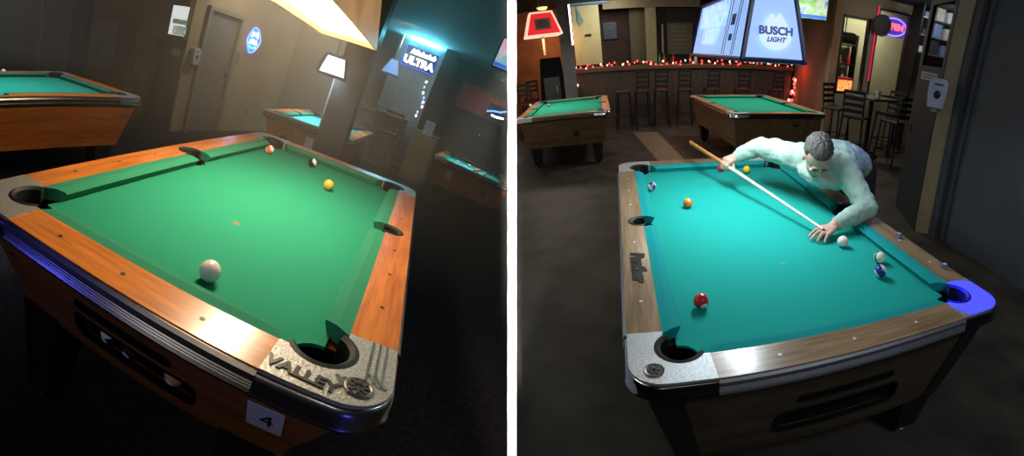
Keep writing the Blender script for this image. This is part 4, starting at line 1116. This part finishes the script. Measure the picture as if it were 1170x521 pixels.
# --- the bar
xb0, xb1 = -.92, 4.18
bz = 1.20
bar = empty('bar_counter', ((xb0 + xb1) / 2, 9.25, 0), 0, 'long dark bar counter with a thick light-strung top at the back of the right photo', 'counter')
LB = xb1 - xb0
wood('bar panel', (.035, .024, .018), (.075, .050, .036), 'Z', .5, .1)
b = MB(); b.box((0, -.22, bz / 2), (LB, .05, bz)); b.build('front_panel', MATS['bar panel'], bar)
b = MB()
for i in range(8): b.box((-LB / 2 + LB * (i + .5) / 8, -.25, bz / 2), (.05, .02, bz))
b.build('panel_batten', MATS['bar panel'], bar)
b = MB(); b.box((0, 0, bz + .05), (LB + .06, .66, .10), bev=.015); b.build('bar_top', mat('bar top brown', (.14, .07, .035), .3, coat=.3), bar)
b = MB(); b.box((0, -.20, .06), (LB, .06, .12)); b.build('kick_board', M_dark, bar)
RED = glow('bulb red', (1., .05, .04), 5.); WARM = glow('bulb warm', (1., .75, .5), 4.); PINK = glow('bulb pink', (1., .35, .25), 4.)
DIMR = mat('unlit red bulb', (.35, .03, .03), .3)
zt_ = bz + .115
pts = [(xb0 + LB * i / 40, 8.93, zt_ + .035 + .03 * math.sin(i * 1.9)) for i in range(41)]
light_string([(x, y - .025, z) for x, y, z in pts], 96, 'string of red and warm lights along the bar top', [RED, DIMR, WARM, RED, DIMR, PINK, RED, DIMR, RED], r=.0165, jitter=.045)
gl = [at_y(908, 88, 8.9), at_y(907, 100, 8.9), at_y(903, 118, 8.8)]
light_string(gl, 12, 'red and white lights hanging down at the right end of the bar', [RED, WARM, RED], r=.03, jitter=.07)
gl = [at_y(655, 76, 8.84), at_y(657, 86, 8.88), at_y(660, 98, 8.86)]
light_string(gl, 8, 'red and white lights hanging down beside the grey post', [RED, WARM, RED], r=.026, jitter=.05)
for x in (-.4, 1.2, 2.8, 3.9):
    area('string_glow', (x, 8.80, bz + .12), (x, 7.6, .2), .4, 1.1, (1., .12, .08))
area('string_glow', (3.9, 8.3, 1.3), (4.2, 8.2, 1.0), .3, 2.2, (1., .06, .03))
# stools at the bar
M_bs = mat('black stool metal', (.012, .011, .011), .45, .2); M_bseat = mat('dark red seat', (.05, .012, .012), .5)
names = ['first', 'second', 'third', 'fourth', 'fifth', 'sixth', 'seventh']
for i, (px, hasb) in enumerate(((714, False), (735, True), (756, True), (782, True), (812, True), (846, True), (884, True))):
    p = at_y(px, 138, 8.45)
    bar_stool(f'{names[i]} black stool from the left along the light-strung bar' + ('' if hasb else ', the one without a back'), 'stools at the light-strung bar', (p.x, 8.42, 0), PI + .10 * ((i * 5) % 3 - 1), M_bs, M_bseat, h=.78, back=hasb, slats=4, w=.145)
# --- behind the bar
YK = 10.6
def px_slab(name, px0, px1, py0, py1, y, th, m, kind=True):
    """an upright rectangle whose picture corners are given, standing at depth y"""
    a = at_y(px0, (py0 + py1) / 2, y); c = at_y(px1, (py0 + py1) / 2, y); t = at_y((px0 + px1) / 2, py0, y); d = at_y((px0 + px1) / 2, py1, y)
    b = MB(); b.box(((a.x + c.x) / 2, y + th / 2, (t.z + d.z) / 2), (abs(c.x - a.x), th, abs(t.z - d.z)))
    o = b.build(name, m)
    if kind: struct(o)
    return o
wall('wall_back', (-1.0, 11.4), (5.6, 11.4), 0, HC + .6, mat('maroon back wall', (.055, .032, .030), .8, noise=.2, scale=3))
o = px_slab('door_4', 655, 686, 4, 74, YK, .06, mat('cream door paint', (.62, .58, .36), .5, noise=.06))
b = MB(); c_ = at_y(672, 40, YK - .03); b.box((c_.x, c_.y, c_.z), (.16, .03, .04), bev=.008); b.build('door_handle', M_dark, o)
b = MB(); c_ = at_y(662, 20, YK - .012); b.prism([(-.06, .30), (.02, .10), (.10, -.12), (-.02, -.22), (-.06, -.1)], 0, .012, Matrix.Translation((c_.x, c_.y, c_.z)) @ UP); b.build('blue_streamer', mat('blue streamer', (.20, .40, .45), .5), o)
bs = at_y(672, 2, YK - .05)
r = empty('banner', bs, 0, 'pale blue banner over the cream door behind the bar', 'banner')
b = MB(); b.box((0, 0, .02), (.9, .02, .22)); b.build('banner_sheet', mat('pale blue sheet', (.22, .34, .55), .6), r)
b = MB(); b.box((0, -.013, -.07), (.9, .008, .03)); b.build('banner_hem', mat('dark blue hem', (.05, .09, .22), .6), r)
px_slab('trim_10', 738, 750, 6, 72, YK, .12, mat('olive post paint', (.30, .27, .16), .6))
px_slab('trim_11', 720, 738, 8, 72, YK + .5, .08, mat('dim olive wall', (.13, .11, .075), .7))
px_slab('trim_12', 688, 800, -3, 8, YK - .05, .14, mat('olive lintel', (.22, .19, .12), .6))
pk = at_y(697, 35, 11.36)
r = empty('wall_picture', pk, 0, 'small dim blue picture on the maroon wall behind the bar', 'picture')
b = MB(); b.box((0, 0, 0), (.40, .03, .50), bev=.006); b.build('picture_frame', M_dark, r)
b = MB(); b.box((0, -.018, 0), (.34, .006, .44)); b.build('picture_print', picture_mat('blue print', ((.02, .03, .06), (.07, .10, .18), (.03, .03, .05)), 9, emit=False), r)
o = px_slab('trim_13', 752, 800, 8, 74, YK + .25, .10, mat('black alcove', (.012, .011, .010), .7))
pk = at_y(777, 44, YK + .2)
r = empty('menu_board', pk, 0, 'dull olive menu board in the black alcove behind the bar', 'board')
b = MB(); b.box((0, 0, 0), (.68, .03, .86), bev=.006); b.build('board_frame', mat('board frame', (.05, .04, .03), .5), r)
b = MB(); b.box((0, -.018, 0), (.62, .008, .80)); b.build('board_face', mat('olive board', (.11, .10, .065), .6), r)
b = MB()
for k in range(6): b.box((-.04 + .03 * (k % 2), -.024, .30 - .11 * k), (.40 - .05 * (k % 3), .004, .025))
b.build('board_lines', mat('board chalk', (.2, .19, .14), .7), r)
bk = at_y(757, 44, YK + .16)
b = MB(); b.box((bk.x - pk.x, -.02, bk.z - pk.z), (.05, .03, .75)); b.build('side_post', mat('pale pole', (.40, .36, .34), .5), r)
for i, (px, py, c) in enumerate(((752, 54, 0), (757, 58, 1), (767, 58, 3), (786, 62, 1), (792, 60, 2))):
    p = at_y(px, py + 8, 9.75)
    bottle((p.x, 9.42, bz + .1005), bc[c][1], ['green bottle standing left on the bar top', 'first amber bottle on the bar top below the pole', 'red bottle on the bar top below the menu board', 'second amber bottle on the bar top near the lamp', 'white bottle on the bar top beside the hanging lamp'][i], h=.24)
# --- grey post with its light strip
pa_, pb_ = at_y(642, 60, 8.75), at_y(656, 60, 8.75)
b = MB(); b.box(((pa_.x + pb_.x) / 2, 8.72, HC / 2), (abs(pb_.x - pa_.x), .24, HC)); o = clipped(struct(b.build('trim_14', mat('grey post paint', (.11, .11, .12), .5))))
t_ = at_y(651, 4, 8.55); d_ = at_y(653, 52, 8.55)
lt = empty('light_strip', ((t_.x + d_.x) / 2, 8.575, (t_.z + d_.z) / 2), 0, 'white light strip upright on the grey post', 'light strip')
hh_ = abs(t_.z - d_.z)
b = MB(); b.box((0, 0, 0), (.05, .03, hh_)); b.build('strip_housing', M_chrome, lt)
b = MB(); b.box((0, -.018, 0), (.035, .012, hh_ - .03)); b.build('strip_tube', glow('strip white', (.80, .90, 1.), 3.), lt)
# --- the corner left of the post
wall('wall_left', (-7, 11.2), (-1.0, 11.2), 0, HC + .5, mat('orange brown wall', (.22, .085, .035), .8, noise=.3, scale=2))
lp = at_y(620, 41, 6.9)
M_redp = glow('red lamp panel', (.75, .025, .03), .9)
pr, pans = pendant((lp.x, 6.9, lp.z), 'red pendant lamp with pale edges at the top left of the right photo', math.radians(14), .60, .36, .40, M_redp, glow('pale lamp edge', (1., .72, .52), .9), ceil=HC)
b = MB(); b.box((0, -.268, .19), (.26, .006, .20), rot=(math.radians(-17), 0, 0)); b.build('shade_print', mat('grey print', (.42, .30, .30), .6), pr)
Mp = Matrix.Translation((0, -.273, .19)) @ Matrix.Rotation(math.radians(-17), 4, 'X')
b = MB()
for k, (w_, z_) in enumerate(((.15, .05), (.19, .015), (.21, -.02), (.17, -.055))): b.box((0, 0, z_), (w_, .004, .016))
b.build('print_lines', mat('dark red ink', (.12, .03, .05), .6), pr, M=Mp)
b = MB(); b.tube([(0, 0, -.02), (0, 0, -.34)], .02, 8); b.build('pull_handle', mat('wood pull', (.30, .14, .05), .5), pr)
area('lamp_light', (lp.x, 6.75, lp.z - .05), (lp.x, 6.75, 0), .5, 22, (1., .92, .75))
p0 = at_z(628, 160, .0)
sl = empty('dart_cabinet', (at_y(629, 90, 8.6).x, 8.75, 0), math.radians(8), 'tall black slab-like cabinet standing left of the grey post', 'cabinet')
b = MB(); b.hexa([(-.34, -.22, 0), (.34, -.22, 0), (.34, .22, 0), (-.34, .22, 0)], [(-.20, -.12, 1.62), (.24, -.12, 1.62), (.24, .20, 1.62), (-.20, .20, 1.62)]); b.build('cabinet_body', mat('cabinet black', (.006, .006, .008), .9, spec=.1), sl)
b = MB(); b.box((.0, -.19, .95), (.34, .03, .5), rot=(-.06, 0, 0)); b.build('front_door', M_dark, sl)
b = MB(); b.box((.1, -.215, .95), (.02, .03, .12)); b.build('handle', M_chrome, sl)
for i, (px, lb) in enumerate(((600, 'black stool left of the slab-like cabinet, nearest the partition'), (606, 'black stool just left of the slab-like cabinet'))):
    p = at_y(px, 100, 8.1 + 1.0 * i); bar_stool(lb, 'stools beside the slab-like cabinet', (p.x, 8.1 + 1.0 * i, 0), PI + .4 * i, M_bs, M_bseat, h=.74, w=.15)
pz = at_y(619, 6, 10.6)
r = empty('wall_lamp', pz, 0, 'glowing orange wall lamp in the left corner of the right photo', 'lamp')
b = MB(); b.lathe([(.10, -.12), (.16, -.02), (.12, .12), (.05, .14), (.0, .14)], 16); b.build('lamp_shade', glow('amber shade', (1., .55, .18), 2.2), r, smooth=True)
b = MB(); b.tube([(0, 0, .14), (0, .5, .16)], .02, 8); b.build('bracket', M_chrome, r)
area('wall_glow', (pz.x + .2, 10.2, 2.3), (pz.x, 11.2, 1.2), .3, 14, (1., .5, .22))
# --- high table with its chairs by the windows
M_ch = mat('black chair metal', (.010, .010, .010), .4, .3); M_cs = mat('black chair seat', (.02, .017, .016), .5)
ht = at_z(992, 172, 0)
ht = Vector((4.30, 5.55, 0))
tb = empty('high_table', ht, .3, 'black high table by the windows, four ladder-back chairs round it', 'table')
b = MB(); b.box((0, 0, 1.03), (.72, .72, .04), bev=.012); b.build('table_top', mat('dark table top', (.05, .04, .035), .3), tb)
b = MB(); b.tube([(0, 0, .04), (0, 0, 1.02)], .04, 12); b.build('pedestal', M_ch, tb)
b = MB(); b.box((0, 0, .025), (.55, .08, .05), bev=.01); b.box((0, 0, .025), (.08, .55, .05), bev=.01); b.build('foot_cross', M_ch, tb)
b = MB(); b.lathe([(0, 0), (.04, 0), (.05, .12), (.044, .12), (.036, .008), (0, .008)], 16)
gs = b.build('sugar_caddy', mat('pale holder', (.45, .38, .40), .3), smooth=True); gs.location = ht + Vector((.05, -.1, 1.0505)); tag(gs, 'small pale holder standing on the high table by the windows', 'holder')
for dx, dy, rz, lb in ((-.42, .50, .5, 'high chair behind the high table, leftmost in view'), (-.55, -.42, 2.3, 'high chair at the front left of the high table'), (.10, -.66, 3.4, 'high chair at the front right of the high table'), (.56, .18, -1.2, 'high chair at the window side of the high table')):
    bar_stool(lb, 'ladder-back chairs at the high table', ht + Vector((dx, dy, 0)), rz, M_ch, M_cs, h=.74, slats=4)
# --- the big hanging beer lamp
M_pan = glow('blue lamp panel', (.33, .52, .92), .85)
def beer_lamp(P, label, rz, w0, w1, h, L):
    r, pans = pendant(P, label, rz, w0, w1, h, M_pan, mat('navy lamp frame', (.006, .012, .10), .35), L=L, ceil=HC, name='beer_lamp')
    a, c = w0 / 2, w1 / 2; l, k = L / 2, L / 2 - (w0 - w1) / 2
    sl = math.atan2(l - k, h)
    # near end panel: mountain, word, word
    Mn = Matrix.Translation((0, -(l + k) / 2 - .012, h / 2)) @ Matrix.Rotation(-sl, 4, 'X')
    M_lt = glow('pale lamp print', (.62, .76, .98), .9); M_bl = glow('blue lamp print', (.02, .10, .38), .35)
    b = MB(); b.prism(arc(0, -.035, .072, 200, 340, 14) + [(.05, .00), (.035, .022), (.018, .05), (.0, .025), (-.018, .045), (-.04, .012)], -.001, .001, UP); b.build('mountain_print', M_lt, pans[0], M=Mn)
    text('lettering', 'BUSCH', .046, M_bl, pans[0], Mn @ Matrix.Translation((0, -.003, -.030)) @ UP, .001, bold=.002)
    text('lettering', 'LIGHT', .028, M_bl, pans[0], Mn @ Matrix.Translation((0, -.003, -.066)) @ UP, .001, italic=.3, bold=.001)
    Ms = Matrix.Translation((-(a + c) / 2 - .012, 0, h / 2)) @ Matrix.Rotation(math.atan2(a - c, h), 4, 'Y') @ Matrix.Rotation(-PI / 2, 4, 'Z')
    text('lettering', 'BUSCH', .17, M_lt, pans[3], Ms @ Matrix.Translation((-.10, -.003, .06)) @ UP, .001, bold=.004)
    text('lettering', 'LIGHT', .11, M_lt, pans[3], Ms @ Matrix.Translation((-.10, -.003, -.05)) @ UP, .001, italic=.2, bold=.003)
    b = MB()
    for x in (.26, .30, .42, .45): b.box((x, -.004, 0), (.005, .002, h * .92))
    b.box((.36, -.004, .02), (.06, .002, .05)); b.box((.36, -.004, -.06), (.05, .002, .03))
    b.build('side_print', mat('grey lamp lines', (.12, .2, .4), .5), pans[3], M=Ms)
    b = MB(); b.box((0, 0, .015), (w0 - .03, L - .03, .012)); b.build('diffuser', glow('cool diffuser', (.85, .95, 1.), 1.5), r)
    ld = bpy.data.lights.new('beer lamp light', 'AREA'); ld.shape = 'RECTANGLE'; ld.size = .10; ld.size_y = L - .2; ld.energy = 21; ld.color = (.82, .95, 1.)
    o = bpy.data.objects.new('lamp_light', ld); COL.objects.link(o); o.parent = r; o.location = (0, 0, .004)
    return r
p = at_y(848, 70, .80); q = at_y(920, 70, .80)
beer_lamp(((p.x + q.x) / 2, .80 + .56, (p.z + q.z) / 2), 'big pale blue hanging lamp reading BUSCH LIGHT over the teal table', 0, q.x - p.x, (q.x - p.x) * .62, .30, 1.12)
# --- added fill lamps without fixtures
area('fill_light', (4.6, 5.3, 2.9), (4.8, 6.2, 1.0), .5, 12, (1., .88, .68))
area('fill_light', (2.4, 6.2, 2.85), (2.3, 5.9, 0), .5, 42, (.95, 1., .92))
area('fill_light', (.5, 5.2, 2.9), (.5, 5.2, 0), .6, 12, (1., .85, .65))
area('fill_light', (3.3, 4.9, 2.9), (3.6, 5.2, 0), .5, 6, (1., .9, .7))
area('fill_light', (.0, 9.7, 2.9), (-.4, 10.6, 1.9), .5, 24, (1., .92, .7))
area('fill_light', (1.5, 7.7, 2.9), (1.3, 8.9, .8), .6, 18, (1., .8, .6))
area('fill_light', (1.6, -1.6, 2.85), (2.9, -.3, 1.2), .6, 34, (.85, .92, 1.))
area('fill_light', (-.2, -2.2, 2.5), (.7, 0, .5), .6, 2.2, (.95, .95, 1.))  # added fill from behind the lens, no fixture
area('fill_light', (-.7, 2.4, 2.9), (-.8, 2.4, 0), .6, 10, (1., .85, .65))
spot('blue_spot', (.90, .60, 1.62), (WR - .085, .085, .80), 620, (.0, .0, 1.), 16.5, .15, r=.0)  # added blue spot without a fixture, turns the corner casting blue
spot('blue_spot', (2.3, 1.6, 1.9), (1.45, 1.25, 1.0), 25, (.25, .35, 1.), 30, .5)  # added blue spot on the player's back, no fixture
# ================================================================ THE PLAYER
ROOM = 'R'
M_skin = mat('skin', (.52, .31, .23), .5, noise=.08, scale=40, bump=.05)
M_sweat = mat('pale mint sweatshirt', (.36, .48, .41), .9, noise=.08, scale=14, bump=.35, spec=.2)
M_jean = mat('dark trousers', (.018, .022, .035), .85, noise=.2, scale=30)
M_shoe = mat('black shoe', (.015, .015, .016), .5)
def V(*a): return Vector(a)
G_ = V(.716, 1.768, .905); V_ = V(.997, .926, .8125)
cdir = (V_ - G_).normalized()
tipP, buttP = V_ + cdir * .055, G_ - cdir * .53
cue(tipP, buttP, 'pale cue stick with an amber butt aimed by the person across the teal table', mat('orange butt', (.55, .20, .04), .3, coat=.4), mat('pale shaft', (.78, .66, .52), .3, coat=.3), M_dark)
per = empty('person', (1.64, 1.70, 0), 0, 'person in a pale mint sweatshirt leaning over the right rail and aiming a cue', 'person')
off = V(-1.64, -1.70, 0)
def ring(c, r): return c, r
def limb(b, chain, seg=16):
    """chain of (point, radius); rounded ends; sections in between are interpolated"""
    P = [Vector(p) for p, _ in chain]; R = [r for _, r in chain]
    pts, rad = [], []
    for i in range(len(P) - 1):
        for k in range(5):
            f = k / 5; pts.append(P[i].lerp(P[i + 1], f)); rad.append(R[i] + (R[i + 1] - R[i]) * f)
    pts.append(P[-1]); rad.append(R[-1])
    b.tube(pts, rad, seg)
    for p, r in zip(P, R): b.ball(p, r, seg, 10)
def fuse(b, name, m, parent, voxel, smooth_it=4, smooth_f=.5, M=None):
    o = b.build(name, m, parent, smooth=True, flat_angle=0, M=M)
    modified(o, ('REMESH', dict(mode='VOXEL', voxel_size=voxel)), ('SMOOTH', dict(factor=smooth_f, iterations=smooth_it)))
    for p in o.data.polygons: p.use_smooth = True
    return o
# joints
hipC = V(1.60, 1.64, .91)
Rsh, Lsh = V(1.045, 1.475, 1.035), V(1.30, 1.235, 1.02)
Rel, Lel = V(.93, 1.74, 1.025), V(1.335, .985, .868)
Rwr, Lwr = V(.775, 1.792, .950), V(1.088, .916, .812)
headC = V(1.095, 1.205, 1.095)
a_ = math.radians(48)
fh = V(-.16, -.98, 0).normalized()
fdir = (fh * math.cos(a_) + V(0, 0, -math.sin(a_))).normalized(); udir = (fh * math.sin(a_) + V(0, 0, math.cos(a_))).normalized()
Yl = -fdir; Zl = udir; Xl = Yl.cross(Zl)
MH = Matrix((Xl, Yl, Zl)).transposed().to_4x4(); MH.translation = headC + off
HS = Matrix.Diagonal((1.0, 1.0, 1.0, 1))
# ---- body: head, neck, trunk, arms, hands and legs in one surface
b = MB()
def hb(c, r, seg=24, rings=16): b.ball(c, r, seg, rings, MH @ HS)
hb((0, .010, .028), (.076, .094, .088))          # skull
hb((0, -.028, -.035), (.058, .060, .072))        # face
hb((0, -.048, -.078), (.036, .036, .032))        # chin
hb((0, -.020, -.055), (.055, .050, .045))        # jaw
for sx in (-1, 1):
    hb((sx * .033, -.074, -.018), (.019, .012, .014))     # cheek bone
    hb((sx * .026, -.080, .020), (.022, .010, .009))      # brow
    b.loft([(Vector((sx * .074, .006, -.012 + z)), Vector((.010, 0, 0)), Vector((0, w, 0))) for z, w in ((-.030, .006), (-.018, .013), (0, .017), (.016, .019), (.026, .010))], 12, MH @ HS)
b.loft([(V(0, -.082, .016), V(.007, 0, 0), V(0, .006, 0)), (V(0, -.092, .000), V(.009, 0, 0), V(0, .010, 0)), (V(0, -.102, -.020), V(.013, 0, 0), V(0, .016, 0)), (V(0, -.094, -.029), V(.015, 0, 0), V(0, .014, 0)), (V(0, -.082, -.032), V(.009, 0, 0), V(0, .006, 0))], 12, MH @ HS)
b.ball((0, -.084, -.050), (.021, .008, .006), 14, 8, MH @ HS); b.ball((0, -.082, -.060), (.018, .008, .006), 14, 8, MH @ HS)
O = off
neckB = V(1.185, 1.335, 1.045)
def L_(chain): limb(b, [(p + O, r) for p, r in chain])
L_([(neckB, .062), (headC + V(.03, .05, -.02), .056)])
L_([(hipC, .13), (V(1.43, 1.50, .995), .112), (V(1.26, 1.385, 1.02), .118), (neckB, .09)])
L_([(neckB, .07), (Rsh, .058), (Rel, .040), (Rwr, .026)])
L_([(neckB, .07), (Lsh, .058), (Lel, .040), (Lwr, .027)])
legs_ = (((1.545, 1.71, .88), (1.585, 1.84, .48), (1.66, 1.97, .085)), ((1.665, 1.57, .88), (1.73, 1.58, .48), (1.83, 1.62, .085)))
for h_, k_, n_ in legs_: L_([(V(*h_), .085), (V(*k_), .054), (V(*n_), .036)])
# bridge hand: palm down on the cloth, the cue in the crook of thumb and index finger
dH = V(-.93, -.36, 0).normalized(); sH = V(dH.y, -dH.x, 0)      # sH: thumb side
if sH.y < 0: sH = -sH
K0 = Lwr + dH * .075
zk = .7985
def fz(p, z): return V(p.x, p.y, z)
kn = [fz(K0 + sH * s + dH * e, zk - abs(s) * .10) for s, e in ((.030, 0), (.009, .006), (-.012, .002), (-.031, -.008))]
for k_, p in enumerate(kn):
    limb(b, [(fz(Lwr + sH * (.014 - .009 * k_), .806) + O, .019), (p + O, .0125)], 12)
fan = (.16, .02, -.14, -.32); ln = (.072, .080, .074, .058)
tips = []
for k_, p in enumerate(kn):
    d_ = (dH + sH * fan[k_]).normalized()
    m1 = fz(p + d_ * ln[k_] * .46, .797); m2 = fz(p + d_ * ln[k_] * .78, .784); t_ = fz(p + d_ * ln[k_], .769)
    limb(b, [(p + O, .0108), (m1 + O, .0092), (m2 + O, .0082), (t_ + O, .0070)], 10); tips.append(t_)
thb = Lwr + dH * .030 + sH * .026
limb(b, [(fz(thb, .800) + O, .0150), (fz(thb + dH * .026 + sH * .020, .800) + O, .0115), (fz(thb + dH * .060 + sH * .022, .809) + O, .0085)], 10)
# grip hand: fingers wrapped round the butt
side = V(-.95, -.30, 0); side = (side - cdir * side.dot(cdir)).normalized(); up_ = cdir.cross(side)
if up_.z < 0: up_ = -up_
for k_, al in enumerate((.034, .012, -.010, -.031)):
    c0 = G_ + cdir * al
    base = c0 + up_ * .034 + side * -.006
    R_ = .0225 - .0008 * k_
    ch = [(base + O, .0125)]
    for a in (75, 30, -20, -75, -130, -170): ch.append((c0 + (side * math.cos(math.radians(a)) + up_ * math.sin(math.radians(a))) * R_ + O, .0094 if a > -70 else .0080))
    limb(b, ch, 10)
    limb(b, [(Rwr + cdir * al * .45 + O, .021), (base + O, .0150)], 12)
limb(b, [(G_ + cdir * .020 - side * .030 + up_ * .026 + O, .0135), (G_ + cdir * .046 - side * .026 + up_ * .006 + O, .0105), (G_ + cdir * .066 - side * .018 - up_ * .010 + O, .0085)], 10)
body = fuse(b, 'body', M_skin, per, .0042, 3, .4)
# eyes, brows and mouth line
b = MB()
for sx in (-1, 1): b.ball((sx * .028, -.083, .003), (.013, .008, .006), 14, 8, MH @ HS)
b.build('eye', mat('eye white', (.55, .50, .46), .3), body, smooth=True) if False else b.bm.free()
for sx in (-1, 1):
    b = MB(); b.ball((sx * .028, -.0815, .003), (.0125, .007, .0052), 14, 8, MH @ HS); e_ = b.build('eye', mat('eye white', (.50, .46, .43), .25), body, smooth=True)
    b = MB(); b.ball((sx * .028, -.0865, .002), (.0050, .0035, .0048), 10, 8, MH @ HS); b.build('pupil', M_dark, e_, smooth=True)
    b = MB(); b.ball((sx * .029, -.089, .021), (.021, .006, .0055), 14, 8, MH @ HS); b.build('eyebrow', mat('grey brow', (.07, .06, .055), .9), body, smooth=True)
b = MB(); b.ball((0, -.0905, -.055), (.022, .004, .0022), 14, 8, MH @ HS); b.build('mouth', mat('lip line', (.20, .08, .07), .6), body, smooth=True)
# short grey hair
b = MB()
vs = b.ball((0, .022, .044), (.0835, .0985, .090), 72, 48)
from mathutils import noise as mn
for v in vs:
    n_ = mn.noise(v.co * 70) * .006 + mn.noise(v.co * 160 + V(3, 1, 2)) * .004
    d_ = (v.co - V(0, .022, .044)).normalized()
    k = 1.0
    front = max(0, -d_.y)                                         # pull the hairline back over the brow and temples
    v.co += d_ * n_
    if d_.z < -.25: v.co = v.co.lerp(V(0, .03, .03), min(.35, (-.25 - d_.z) * .8)) if d_.y < .2 else v.co
    if front > .3 and d_.z < .35: v.co -= d_ * .020 * min(1, (front - .3) * 3)
hair = b.build('hair', None or mat('salt and pepper hair', (.085, .075, .070), .75, noise=.55, scale=170, bump=.9), per, smooth=True, flat_angle=0, M=MH @ HS)
# ---- sweatshirt
b = MB()
ac = (Lsh - Rsh).normalized()
secs = [(V(1.635, 1.665, .885), .150, .118), (V(1.60, 1.64, .915), .168, .128), (V(1.52, 1.575, .965), .165, .122), (V(1.42, 1.495, 1.005), .172, .118), (V(1.31, 1.415, 1.025), .185, .118), (V(1.22, 1.365, 1.030), .175, .105), (V(1.165, 1.325, 1.035), .135, .085), (V(1.135, 1.30, 1.045), .085, .065)]
ls = []
for i, (c, w, d_) in enumerate(secs):
    t_ = (secs[min(i + 1, len(secs) - 1)][0] - secs[max(i - 1, 0)][0]).normalized()
    u_ = (ac - t_ * ac.dot(t_)).normalized(); n_ = t_.cross(u_)
    ls.append((c + O, u_ * w, n_ * d_))
b.loft(ls, 28)
limb(b, [(V(1.17, 1.36, 1.03) + O, .105), (Rsh + O, .082), (Rsh.lerp(Rel, .5) + V(0, 0, .006) + O, .070), (Rel + O, .063), (Rel.lerp(Rwr, .5) + V(0, 0, .004) + O, .054), (Rel.lerp(Rwr, .86) + O, .040)], 20)
limb(b, [(V(1.24, 1.32, 1.03) + O, .105), (Lsh + O, .084), (Lsh.lerp(Lel, .5) + O, .070), (Lel + O, .060), (Lel.lerp(Lwr, .5) + O, .052), (Lel.lerp(Lwr, .84) + O, .042)], 20)
# folds that hang from the chest
limb(b, [(V(1.09, 1.33, .985) + O, .05), (V(1.14, 1.23, .955) + O, .05), (V(1.25, 1.22, .94) + O, .045)], 14)
sw_ = fuse(b, 'sweatshirt', M_sweat, per, .0085, 6, .5)
me = sw_.data
for v in me.vertices:
    q = v.co
    v.co = q + v.normal * (mn.noise(V(q.x * 16, q.y * 16, q.z * 26)) * .010 + mn.noise(V(q.x * 38, q.y * 38, q.z * 55)) * .005)
b = MB()
cc = neckB.lerp(headC, .25) + O; tn = (headC + V(.03, .05, -.02) - neckB).normalized(); u_ = ac - tn * ac.dot(tn); u_.normalize(); w_ = tn.cross(u_)
pts = [cc + (u_ * math.cos(2 * PI * i / 24) + w_ * math.sin(2 * PI * i / 24)) * .068 for i in range(25)]
b.tube(pts, .011, 10, caps=False); b.build('collar', mat('mint rib', (.32, .42, .38), .9), sw_, smooth=True)
for e0, e1, r in ((Rel.lerp(Rwr, .84), Rel.lerp(Rwr, .97), .036), (Lel.lerp(Lwr, .82), Lel.lerp(Lwr, .94), .038)):
    b = MB(); b.tube([e0 + O, e0.lerp(e1, .5) + O, e1 + O], [r * 1.05, r, r * .93], 20); b.build('cuff', MATS['mint rib'], sw_, smooth=True)
# ---- trousers and shoes
b = MB()
limb(b, [(V(1.57, 1.665, .90) + O, .125), (V(1.64, 1.60, .90) + O, .125)], 20)
for h_, k_, n_ in legs_: limb(b, [(V(*h_) + O, .102), (V(*k_) + O, .075), (V(*n_) + V(0, 0, .02) + O, .058)], 18)
fuse(b, 'trousers', M_jean, per, .011, 5, .5)
for i, (h_, k_, n_) in enumerate(legs_):
    ft = V(*n_); fd = V(-.86, -.50, 0).normalized()
    b = MB()
    b.loft([(ft - fd * .07 + V(0, 0, -.040) + O, V(.0, 0, .036), fd.cross(V(0, 0, 1)) * .030), (ft + V(0, 0, -.028) + O, V(0, 0, .056), fd.cross(V(0, 0, 1)) * .042), (ft + fd * .09 + V(0, 0, -.045) + O, V(0, 0, .038), fd.cross(V(0, 0, 1)) * .048), (ft + fd * .17 + V(0, 0, -.055) + O, V(0, 0, .027), fd.cross(V(0, 0, 1)) * .042), (ft + fd * .205 + V(0, 0, -.06) + O, V(0, 0, .014), fd.cross(V(0, 0, 1)) * .022)], 16)
    b.build('shoe', M_shoe, per, smooth=True)
# ================================================================ PARTITION, WORLD, CAMERA
ROOM = 'R'
CW = CAM_W
zc = 1.25
t = 10.0 / KX * zc
b = MB(); b.box((0, .35, -(zc + 4.6)), (t, 3.6, 9.2))
pt = struct(b.build('wall_partition', mat('white partition paint', (.90, .90, .90), .7, noise=.01), M=CW))
# an added unseen area light that keeps the partition's end white
ld = bpy.data.lights.new('partition wash', 'AREA'); ld.shape = 'RECTANGLE'; ld.size = t * 1.0; ld.size_y = 1.9; ld.energy = 3.2; ld.spread = math.radians(3)
o = bpy.data.objects.new('partition_wash', ld); COL.objects.link(o)
o.matrix_world = CW @ Matrix.Translation((0, .0, .12))
W = bpy.data.worlds.new('World'); SC.world = W; W.use_nodes = True
W.node_tree.nodes['Background'].inputs['Color'].default_value = (.55, .62, .75, 1); W.node_tree.nodes['Background'].inputs['Strength'].default_value = .012
for o, rm in ROOTS:
    try: o.name
    except ReferenceError: continue
    if rm == 'L': o.matrix_basis = ROOM_W['L'] @ o.matrix_basis
cd = bpy.data.cameras.new('Camera'); cd.type = 'PANO'
cd.panorama_type = 'EQUIRECTANGULAR'
cd.longitude_min = -585 / KX; cd.longitude_max = 585 / KX
cd.latitude_max = (260.5 + CY) / KY; cd.latitude_min = -(260.5 - CY) / KY
cd.clip_start = .02; cd.clip_end = 60
cam = bpy.data.objects.new('Camera', cd); COL.objects.link(cam); cam.matrix_world = CW
SC.camera = cam
vs = SC.view_settings
SC.display_settings.display_device = 'sRGB'
vs.view_transform = 'Standard'; vs.look = 'None'; vs.exposure = 0; vs.gamma = 1; vs.use_curve_mapping = False
try: SC.cycles.use_denoising = True
except Exception: pass
SC.cycles.max_bounces = 6; SC.cycles.diffuse_bounces = 3; SC.cycles.glossy_bounces = 3; SC.cycles.sample_clamp_indirect = 4
